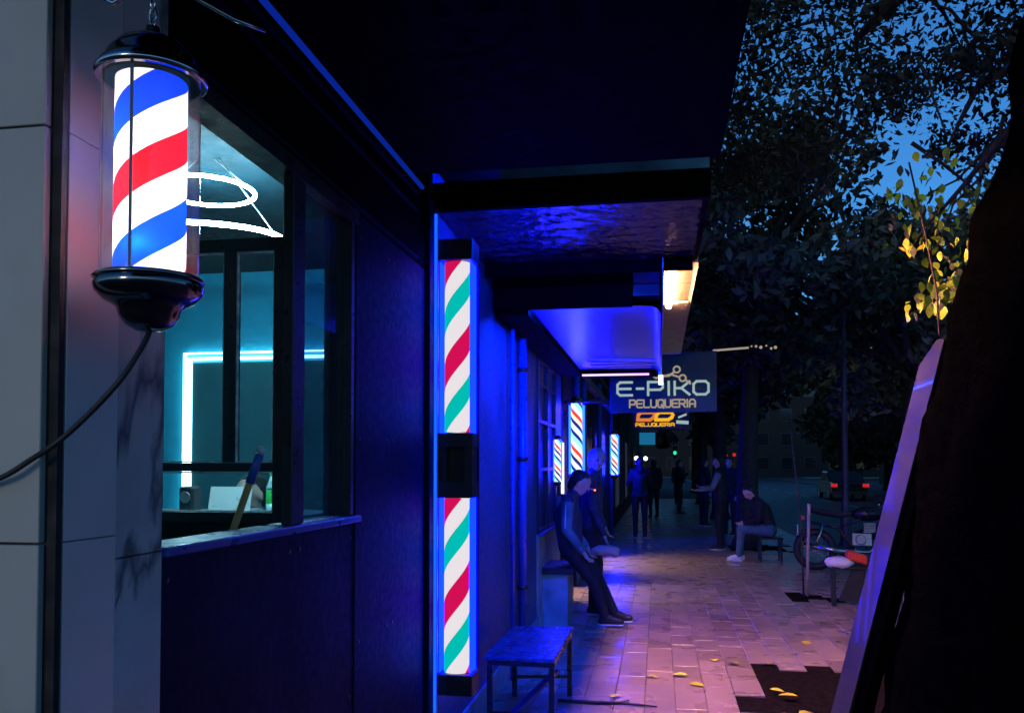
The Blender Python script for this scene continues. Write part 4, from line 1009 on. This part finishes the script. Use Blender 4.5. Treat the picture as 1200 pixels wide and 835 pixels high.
# ------------------------------------------------------------------ cars, lights far down the street
def car(loc, rz, lab):
    o = empty('parked_car', (0, 0, 0), lab, 'car', 'cars on the road')
    body = [(-2.0, .28), (-2.05, .6), (-1.95, .85), (-1.3, .92), (-.75, 1.38), (.55, 1.42), (1.05, .98), (1.9, .82), (2.05, .6), (2.0, .28)]
    MB().prism(body, -.82, .82, 'y').build('body', 'car_paint', o, bevel=.06)
    MB().prism([(-1.2, .95), (-.75, 1.32), (-.12, 1.35), (-.12, .95)], -.832, .832, 'y').prism([(-.04, .95), (-.04, 1.35), (.5, 1.35), (.92, .97)], -.832, .832, 'y').build('side_window', 'car_glass', o)
    MB().box(-.35, .35, -.6, .6, -.012, .012, Euler((0, R(-40), 0)).to_matrix(), (-1.02, 0, 1.165)).build('rear_window', 'car_glass', o)
    for x in (-1.25, 1.25):
        for s in (-1, 1):
            wh = MB().lathe([(.19, -.09), (.2, .09)], (x, s * .76, .31), 16, 'y').build('wheel', 'steel', o)
            MB().tube([(x + .25 * math.cos(a), s * .76, .31 + .25 * math.sin(a)) for a in [2 * math.pi * k / 20 for k in range(20)]], .075, 8, closed=True).build('tyre', 'rubber', wh)
    for s in (-1, 1):
        MB().box(-2.07, -2.0, s * .72 - .14, s * .72 + .14, .66, .82).build('tail_light', 'red_lens', o)
        MB().box(1.98, 2.06, s * .62 - .14, s * .62 + .14, .60, .74).build('headlight', 'bottle', o)
    MB().box(-2.1, -2.0, -.8, .8, .3, .48).box(2.0, 2.1, -.8, .8, .3, .46).build('bumper', 'car_paint', o)
    o.location = loc; o.rotation_euler = (0, 0, rz); return o
c_a = car((9.0, 45, -.14), R(90), 'dark car with red tail lights on the road right of the trunk')
tlg = empty('traffic_light', (1.1, 60, 0), 'distant traffic light showing green above the pavement', 'traffic light')
MB().tube([(1.1, 60, 0), (1.1, 60, 2.1)], .05, 8).build('pole', 'black_metal', tlg); box('housing', 'black_metal', tlg, .95, 1.25, 59.95, 60.2, 2.102, 2.9)
MB().ball((1.1, 59.95, 2.42), .11, 10, (1, .4, 1.2)).build('lens', 'green_lens', tlg)
tl2 = empty('traffic_light', (3.3, 42, 0), 'distant traffic light showing red above the standing pair', 'traffic light')
MB().tube([(3.3, 42, -.1), (3.3, 42, 1.8)], .05, 8).build('pole', 'black_metal', tl2); box('housing', 'black_metal', tl2, 3.05, 3.75, 41.98, 42.2, 1.802, 2.35)
MB().ball((3.2, 41.96, 2.03), .055, 10, (1, .4, 1)).ball((3.55, 41.96, 2.06), .085, 10, (1, .4, 1)).build('lens', 'red_lens', tl2)
for k, (x, lab) in enumerate(((-1.02, 'left one of two small white lamps far down the left wall'), (-.62, 'right one of two small white lamps far down the left wall'))):
    wl_ = empty('wall_lamp', (x, 40 + k, 1.8), lab, 'lamp', 'small lamps far down the left wall')
    MB().ball((x, 40 + k, 1.88), .10, 10).build('globe', 'white_lens', wl_); MB().tube([(x - .02, 40 + k, 1.97), (x - .1, 40 + k, 2.1), (-1.16, 40 + k, 2.1)], .02, 6).build('bracket', 'black_metal', wl_)

# ------------------------------------------------------------------ people
def capsules_mesh(prims, voxel, mats, name, parent, smooth=3):
    m = MB()
    for a, b, ra, rb, _ in prims:
        a, b = Vector(a), Vector(b); d = b - a; L = d.length; n = 14
        if L < 1e-5: d = Vector((0, 0, 1)); L = 1e-5
        q = d.to_track_quat('Z', 'Y').to_matrix()
        prof = [(max(1e-4, ra * math.sin(t)), -ra * math.cos(t)) for t in [math.pi / 2 * k / 5 for k in range(6)]]
        prof += [(max(1e-4, rb * math.cos(t)), L + rb * math.sin(t)) for t in [math.pi / 2 * k / 5 for k in range(6)]]
        m.lathe(prof, a, n, 'z', q)
    me = bpy.data.meshes.new('tmp'); bmesh.ops.recalc_face_normals(m.bm, faces=m.bm.faces); m.bm.to_mesh(me); m.bm.free()
    t = bpy.data.objects.new('tmp', me); C.objects.link(t)
    r = t.modifiers.new('r', 'REMESH'); r.mode = 'VOXEL'; r.voxel_size = voxel
    s = t.modifiers.new('s', 'SMOOTH'); s.iterations = smooth; s.factor = .5
    dg = bpy.context.evaluated_depsgraph_get(); dg.update()
    out = bpy.data.meshes.new_from_object(t.evaluated_get(dg)); out.name = name
    bpy.data.objects.remove(t); bpy.data.meshes.remove(me)
    names = []
    for p in prims:
        if p[4] not in names: names.append(p[4])
    for k in names: out.materials.append(M[k])
    n = len(out.polygons); cen = np.empty(n * 3, np.float32); out.polygons.foreach_get('center', cen); cen = cen.reshape(-1, 3)
    best = np.full(n, 1e9); mi = np.zeros(n, np.int32)
    for a, b, ra, rb, mt in prims:
        a, b = np.array(a), np.array(b); d = b - a; l2 = max(1e-9, d @ d); tt = np.clip(((cen - a) @ d) / l2, 0, 1)
        ds = np.linalg.norm(cen - (a + tt[:, None] * d), axis=1) - (ra + (rb - ra) * tt)
        k = ds < best; best[k] = ds[k]; mi[k] = names.index(mt)
    out.polygons.foreach_set('material_index', mi); out.polygons.foreach_set('use_smooth', np.ones(n, bool))
    o = bpy.data.objects.new(name, out); C.objects.link(o); o.parent = parent; return o
def V(*a): return Vector(a)
def figure(loc, rz, J, lab, skin='skin', top='black_cloth', legs='black_cloth', hair='dark_hair', voxel=.012, sleeve=None, shoe='shoe', hood=False, stripe=None, long_hair=False, sole=True, cap=None, eyes=False):
    """J: joints in the person's own frame, facing +Y, feet near z=0"""
    o = empty('person', loc, lab, 'person'); sleeve = sleeve or top
    pel, che, nek, hd = V(*J['pelvis']), V(*J['chest']), V(*J['neck']), V(*J['head'])
    hf = V(*J.get('face', (0, 1, 0))).normalized(); up = (hd - nek).normalized(); up = (up - hf * up.dot(hf)).normalized(); side_ = hf.cross(up).normalized()
    P = []
    P += [(hd + up * .025 - hf * .012, hd + up * .03 + hf * .02, .088, .082, skin), (hd + hf * .03 - up * .03, hd + hf * .045 - up * .07, .062, .036, skin), (hd - hf * .02 - up * .03, hd + hf * .02 - up * .05, .066, .055, skin)]
    P += [(hd + hf * .092 + up * .01, hd + hf * .108 - up * .022, .009, .014, skin)]                 # nose
    P += [(hd + hf * .080 + up * .024 + side_ * .03, hd + hf * .082 + up * .026 - side_ * .03, .013, .013, skin)]   # brow
    P += [(hd + hf * .083 - up * .052 + side_ * .02, hd + hf * .083 - up * .052 - side_ * .02, .010, .010, skin)]   # lips
    for s in (-1, 1): P.append((hd + side_ * s * .084 - up * .005, hd + side_ * s * .090 - up * .03 - hf * .01, .018, .012, skin))   # ears
    P += [(nek - (nek - che).normalized() * .03, hd - up * .05 - hf * .015, .056, .052, skin)]
    shL, shR, hiL, hiR = (V(*J[k]) for k in ('shL', 'shR', 'hiL', 'hiR'))
    P += [(shL, shR, .066, .066, top), (che, nek + (che - nek) * .25, .125, .075, top), (pel + (che - pel) * .25, che, .128, .14, top),
          (che + (shL - che) * .45, pel + (hiL - pel) * .5, .10, .105, top), (che + (shR - che) * .45, pel + (hiR - pel) * .5, .10, .105, top), (nek, nek + (nek - che).normalized() * .035, .066, .062, top)]
    P += [(hiL, hiR, .108, .108, legs), (pel, pel + (che - pel) * .12, .12, .125, legs)]
    for s in 'LR':
        sh, el, wr_ = V(*J['sh' + s]), V(*J['el' + s]), V(*J['wr' + s]); hv = V(*J.get('ha' + s, tuple((wr_ - el).normalized()))).normalized()
        P += [(sh, el, .064, .052, sleeve), (el, wr_ - (wr_ - el).normalized() * .015, .051, .040, sleeve), (wr_ - (wr_ - el) * .03, wr_ + hv * .02, .027, .026, skin)]
        a = hv.cross(V(0, 0, 1) if abs(hv.z) < .8 else V(0, 1, 0)).normalized(); b = a.cross(hv)
        P += [(wr_ + hv * .03 + a * .018, wr_ + hv * .08 + a * .026, .018, .015, skin), (wr_ + hv * .03 - a * .018, wr_ + hv * .08 - a * .026, .018, .015, skin)]
        for k, ln_ in enumerate((.062, .074, .07, .054)):
            f0 = wr_ + hv * .085 + a * (.030 - .02 * k); f1 = f0 + hv * ln_ * .55 + b * .008; f2 = f1 + hv * ln_ * .35 + b * .028
            P += [(f0, f1, .0095, .009, skin), (f1, f2, .009, .008, skin)]
        t0 = wr_ + hv * .03 + a * .032; P += [(t0, t0 + hv * .035 + a * .022, .0125, .011, skin), (t0 + hv * .035 + a * .022, t0 + hv * .065 + a * .024 + b * .015, .011, .009, skin)]
        hi, kn, an = V(*J['hi' + s]), V(*J['kn' + s]), V(*J['an' + s])
        P += [(hi, kn, .094, .068, legs), (kn, an, .066, .050, legs)]
    body = capsules_mesh(P, voxel, None, 'body', o)
    for s in 'LR':
        an = V(*J['an' + s]); td = V(*J.get('to' + s, (0, 1, 0))).normalized(); dn = V(*J.get('dn' + s, (0, 0, -1))); 
        sp3 = [(an + dn * .01, an - td * .03 + dn * .045, .046, .040, shoe), (an - td * .03 + dn * .045, an + td * .15 + dn * .05, .042, .036, shoe), (an + dn * .0, an + td * .1 + dn * .04, .044, .036, shoe)]
        sh_ = capsules_mesh(sp3, .012, None, 'shoe', o)
        if sole: capsules_mesh([(an - td * .035 + dn * .078, an + td * .15 + dn * .078, .042, .037, 'sole')], .012, None, 'sole', sh_)
        if sole: 
            for v in sh_.children[-1].data.vertices:
                h = (v.co - (an + dn * .078)).dot(dn); v.co -= dn * h * .68
    if eyes:
        for s in (-1, 1):
            ey = capsules_mesh([(hd + hf * .086 + up * .004 + side_ * (s * .033 - .008), hd + hf * .086 + up * .004 + side_ * (s * .033 + .008), .0085, .0085, 'dark_hair')], .004, None, 'eye', o)
            capsules_mesh([(hd + hf * .088 + up * .026 + side_ * (s * .034 - .014), hd + hf * .088 + up * .026 + side_ * (s * .034 + .014), .006, .006, hair)], .004, None, 'eyebrow', o)
        capsules_mesh([(hd + hf * .091 - up * .052 + side_ * .016, hd + hf * .091 - up * .052 - side_ * .016, .005, .005, 'red_cloth')], .004, None, 'mouth', o)
    if hair:
        H = [(hd + up * .045 - hf * .035, hd + up * .056 - hf * .005, .084, .079, hair), (hd - hf * .045, hd - hf * .05 - up * .05, .077, .062, hair), (hd + up * .075 + hf * .035 + side_ * .03, hd + up * .078 + hf * .03 - side_ * .03, .034, .034, hair)]
        for s in (-1, 1): H.append((hd + side_ * s * .048 + up * .04 - hf * .02, hd + side_ * s * .048 + up * .005 - hf * .035, .045, .042, hair))
        if long_hair: H.append((hd - hf * .05, hd - hf * .06 - up * .16, .08, .05, hair))
        capsules_mesh(H, .012, None, 'hair', o)
    if hood:
        capsules_mesh([(nek - hf * .05, nek - hf * .03 + up * .05, .09, .075, top), (nek - hf * .02 + side_ * .06, nek + hf * .03 - side_ * .0, .05, .04, top)], .014, None, 'hood', o)
    if stripe:
        a, b_, c_ = V(*J['sh' + stripe]), V(*J['el' + stripe]), V(*J['wr' + stripe]); off = V(*J.get('stripe_off', (0, 0, .06)))
        capsules_mesh([(a + off, b_ + off * .86, .010, .010, 'white_cloth'), (b_ + off * .86, c_ + off * .72, .010, .010, 'white_cloth')], .008, None, 'sleeve_stripe', o)
    o.rotation_euler = (0, 0, rz)
    return o
# frame: facing +Y locally; rz turns it. rz=-90deg faces +X
std = dict(pelvis=(0, 0, .95), chest=(0, .0, 1.28), neck=(0, .0, 1.46), head=(0, .03, 1.60), shL=(-.17, 0, 1.42), shR=(.17, 0, 1.42), hiL=(-.09, 0, .92), hiR=(.09, 0, .92),
           elL=(-.22, -.02, 1.13), elR=(.22, -.02, 1.13), wrL=(-.22, .06, .88), wrR=(.22, .06, .88), knL=(-.1, .02, .50), knR=(.1, .02, .50), anL=(-.1, 0, .09), anR=(.1, 0, .09))
# grey-haired man leaning back on the wall
J = dict(std, pelvis=(0, -.04, .92), chest=(0, -.03, 1.26), neck=(0, .0, 1.45), head=(0, .035, 1.605), face=(.80, .50, -.12), shL=(-.18, -.0, 1.41), shR=(.18, .0, 1.41), hiL=(-.09, -.04, .90), hiR=(.09, -.04, .90),
         elL=(-.23, -.02, 1.13), wrL=(-.18, .10, .90), elR=(.22, .02, 1.10), wrR=(.20, .12, .84), haR=(.1, .35, -.9), knL=(-.1, .03, .50), knR=(.1, .02, .50), anL=(-.1, .02, .095), anR=(.1, .0, .095), toL=(.2, 1, 0), toR=(.3, 1, 0))
p2 = figure((-.68, 9.0, 0), R(-90), J, 'grey haired man in dark blue jacket standing by the wall, looking this way', top='navy_cloth', hair='grey_hair', voxel=.009, eyes=True)
pp = MB().tube([(-.68, 8.72, .672), (-.60, 8.73, .690), (-.50, 8.74, .688), (-.43, 8.745, .67), (-.40, 8.745, .66)], [.034, .052, .050, .058, .036], 12)
tag(pp.build('paper_roll', 'paper'), 'pale paper parcel held low by the grey haired man', 'parcel')
# hunched person perched on the low ledge, legs stretched out
lg_ = MB().box(-1.10, -.80, 8.05, 8.75, .52, .58).build('seat_ledge', 'dark_panel', n1, bevel=.006)
MB().box(-1.10, -.86, 8.12, 8.68, .0, .519).build('ledge_support', 'tealgrey', n1)
J = dict(std, pelvis=(0, .20, .74), chest=(0, .17, 1.06), neck=(0, .22, 1.25), head=(0, .29, 1.375), face=(-.05, .90, -.44), shL=(-.17, .19, 1.21), shR=(.17, .19, 1.21), hiL=(-.09, .21, .72), hiR=(.09, .21, .72),
         elL=(-.21, .18, .93), wrL=(-.16, .34, .74), haL=(.2, .5, -.8), elR=(.22, .18, .93), wrR=(.17, .33, .73), haR=(-.2, .5, -.8), knL=(-.1, .44, .46), knR=(.1, .42, .45), anL=(-.1, .62, .095), anR=(.1, .54, .095), toL=(.1, 1, .05), toR=(.05, 1, .05), stripe_off=(.05, -.01, .028))
figure((-1.06, 8.42, 0), R(-90), J, 'hunched person in teal sleeved jacket with white stripe perched on the wall ledge', top='navy_cloth', sleeve='teal_cloth', hair='dark_hair', voxel=.009, stripe='R')
cg = empty('cigarette', (-.67, 8.41, 1.31), 'glowing cigarette at the mouth of the hunched person', 'cigarette')
MB().tube([(-.675, 8.42, 1.325), (-.625, 8.41, 1.31)], .005, 6).build('paper', 'white_cloth', cg); MB().ball((-.62, 8.408, 1.308), .009, 6).build('glow_tip', 'ember', cg)
# back view
J = dict(std, elL=(-.25, .05, 1.15), wrL=(-.15, .27, 1.17), elR=(.24, .06, 1.16), wrR=(.12, .26, 1.28))
figure((-.40, 18.5, 0), R(8), J, 'dark clothed person seen from behind walking away mid pavement', voxel=.016, hood=True, hair='dark_hair')
# pair facing one another by the trunk
J = dict(std, elL=(-.24, .1, 1.13), wrL=(-.2, .36, 1.10), elR=(.24, .08, 1.13), wrR=(.2, .34, 1.14))
figure((1.12, 16.2, 0), R(75), J, 'person with pale shoulders by the trunk, facing left and reaching out', voxel=.015, top='black_cloth', sleeve='grey_cloth')
J = dict(std, elL=(-.24, .1, 1.13), wrL=(-.18, .36, 1.12), elR=(.24, .05, 1.13))
figure((1.12, 22.4, 0), R(-60), J, 'dark figure standing left of the pale shouldered person with a hand out', voxel=.018)
J = dict(std, elL=(-.24, .1, 1.13), wrL=(-.16, .3, 1.15))
figure((-.15, 25.5, 0), R(20), J, 'dark figure walking away, farther than the back view person', voxel=.02)
figure((1.55, 19.6, 0), R(150), dict(std), 'dark figure against the trunk right of the pale shouldered person', voxel=.02)
figure((.62, 27.5, 0), R(-100), dict(std, elR=(.24, .12, 1.15), wrR=(.1, .3, 1.3)), 'dark figure in the distance left of the standing pair', voxel=.02)
J = dict(std, knL=(-.1, .12, .5), anL=(-.1, .2, .1), knR=(.1, .0, .5), anR=(.1, -.2, .12))
figure((.74, 33.5, 0), R(180), J, 'farthest small walker coming down the middle of the pavement', voxel=.02, top='navy_cloth', legs='navy_cloth')
# seated person
J = dict(std, pelvis=(0, -.05, .50), chest=(0, .06, .82), neck=(0, .16, 1.0), head=(0, .26, 1.11), face=(0, .8, -.55), shL=(-.17, .12, .96), shR=(.17, .12, .96), hiL=(-.1, -.03, .50), hiR=(.1, -.03, .50),
         elL=(-.24, .16, .68), wrL=(-.12, .36, .62), elR=(.24, .16, .68), wrR=(.12, .36, .62), knL=(-.12, .40, .52), knR=(.12, .40, .52), anL=(-.12, .46, .09), anR=(.12, .40, .09))
figure((1.72, 14.4, 0), R(90), J, 'person in black jacket and pale jeans sitting on a low stool', legs='jeans', voxel=.013, shoe='white_cloth')
so = empty('stool', (1.76, 14.4, 0), 'low black stool under the seated person in jeans', 'stool')
MB().box(1.58, 1.96, 14.22, 14.58, .36, .395).build('seat', 'black_metal', so, bevel=.01)
for x in (1.61, 1.93):
    for y in (14.25, 14.55): MB().bar((x, y, 0), (x, y, .36), .03, .03).build('leg', 'black_metal', so)
# man inside the shop
J = dict(std, pelvis=(0, 0, .70), chest=(0, .05, 1.03), neck=(0, .08, 1.22), head=(0, .13, 1.365), face=(.1, .95, -.05), shL=(-.18, .06, 1.18), shR=(.18, .06, 1.18), hiL=(-.1, 0, .70), hiR=(.1, 0, .70),
         elL=(-.25, .08, .98), wrL=(-.15, .20, 1.15), elR=(.25, .08, .98), wrR=(.15, .20, 1.15), knL=(-.12, .22, .66), knR=(.12, .22, .66), anL=(-.12, .2, .28), anR=(.12, .2, .28))
figure((-2.545, 5.25, 0), R(165), J, 'man with short dark hair sitting behind the laptop inside the shop', top='teal_cloth', voxel=.013, hair='dark_hair')
so2 = empty('stool', (-2.63, 5.3, 0), 'tall bar stool inside the shop behind the counter', 'stool')
MB().lathe([(.16, .53), (.17, .55), (.17, .575), (.15, .585)], (-2.63, 5.25, 0), 16).build('seat', 'black_metal', so2); MB().tube([(-2.63, 5.25, 0.02), (-2.63, 5.25, .53)], .03, 8).build('post', 'steel', so2); MB().lathe([(.18, 0), (.18, .02)], (-2.63, 5.25, 0), 16).build('base', 'steel', so2)

# ------------------------------------------------------------------ fallen leaves and twig
FL = [(1.232, 7.866, 'yellow leaf lying alone mid pavement left of the stool'), (.43, 6.95, 'yellow leaf on the pavers just beyond the left tip of the tree pit'), (.60, 6.86, 'yellow leaf touching the back left corner of the tree pit'),
      (.83, 6.92, 'yellow leaf beyond the middle of the tree pit back edge'), (.20, 6.45, 'yellow leaf on the pavers, farther of a close pair left of the tree pit'), (.205, 6.2, 'yellow leaf on the pavers, nearer of a close pair left of the tree pit'),
      (.80, 5.55, 'yellow leaf in front of the tree pit, left of the board foot'), (.93, 5.62, 'yellow leaf tucked against the left side of the board foot'), (.90, 5.95, 'yellow leaf on the dark soil by the board'),
      (1.9, 7.45, 'left leaf of the yellow cluster seen between board and trunk'), (1.97, 7.36, 'front leaf of the yellow cluster seen between board and trunk'), (1.75, 6.9, 'yellow leaf on the pit edge between board and trunk'),
      (-.1, 6.4, 'yellow leaf on the bare pavers right of the bench'), (1.85, 7.6, 'back leaf of the yellow cluster seen between board and trunk'), (.74, 6.1, 'yellow leaf on the dark soil near the left side of the pit'), (-.32, 5.75, 'yellow leaf beside the fallen twig by the bench')]
for k, (x, y, lab) in enumerate(FL):
    o = bpy.data.objects.new('fallen_leaf', LM[2]); C.objects.link(o); s = random.uniform(.09, .15); o.scale = (s, s * 1.2, s * .8)
    o.location = (x, y, .012 + (.012 if in_pit(x, y) else 0)); o.rotation_euler = (random.uniform(-.15, .15), random.uniform(-.1, .1), random.uniform(0, 6.28))
    tag(o, lab, 'leaf', 'fallen yellow leaves on the pavement')
bpy.data.objects
tw = MB().tube([(-.66, 5.62, .012), (-.4, 5.60, .014), (-.25, 5.62, .013), (-.02, 5.58, .012)], [.010, .012, .010, .005], 6).tube([(-.3, 5.61, .014), (-.2, 5.69, .013)], .004, 5)
tag(tw.build('twig', 'bark'), 'dark fallen twig lying across the pavers by the bench', 'twig')
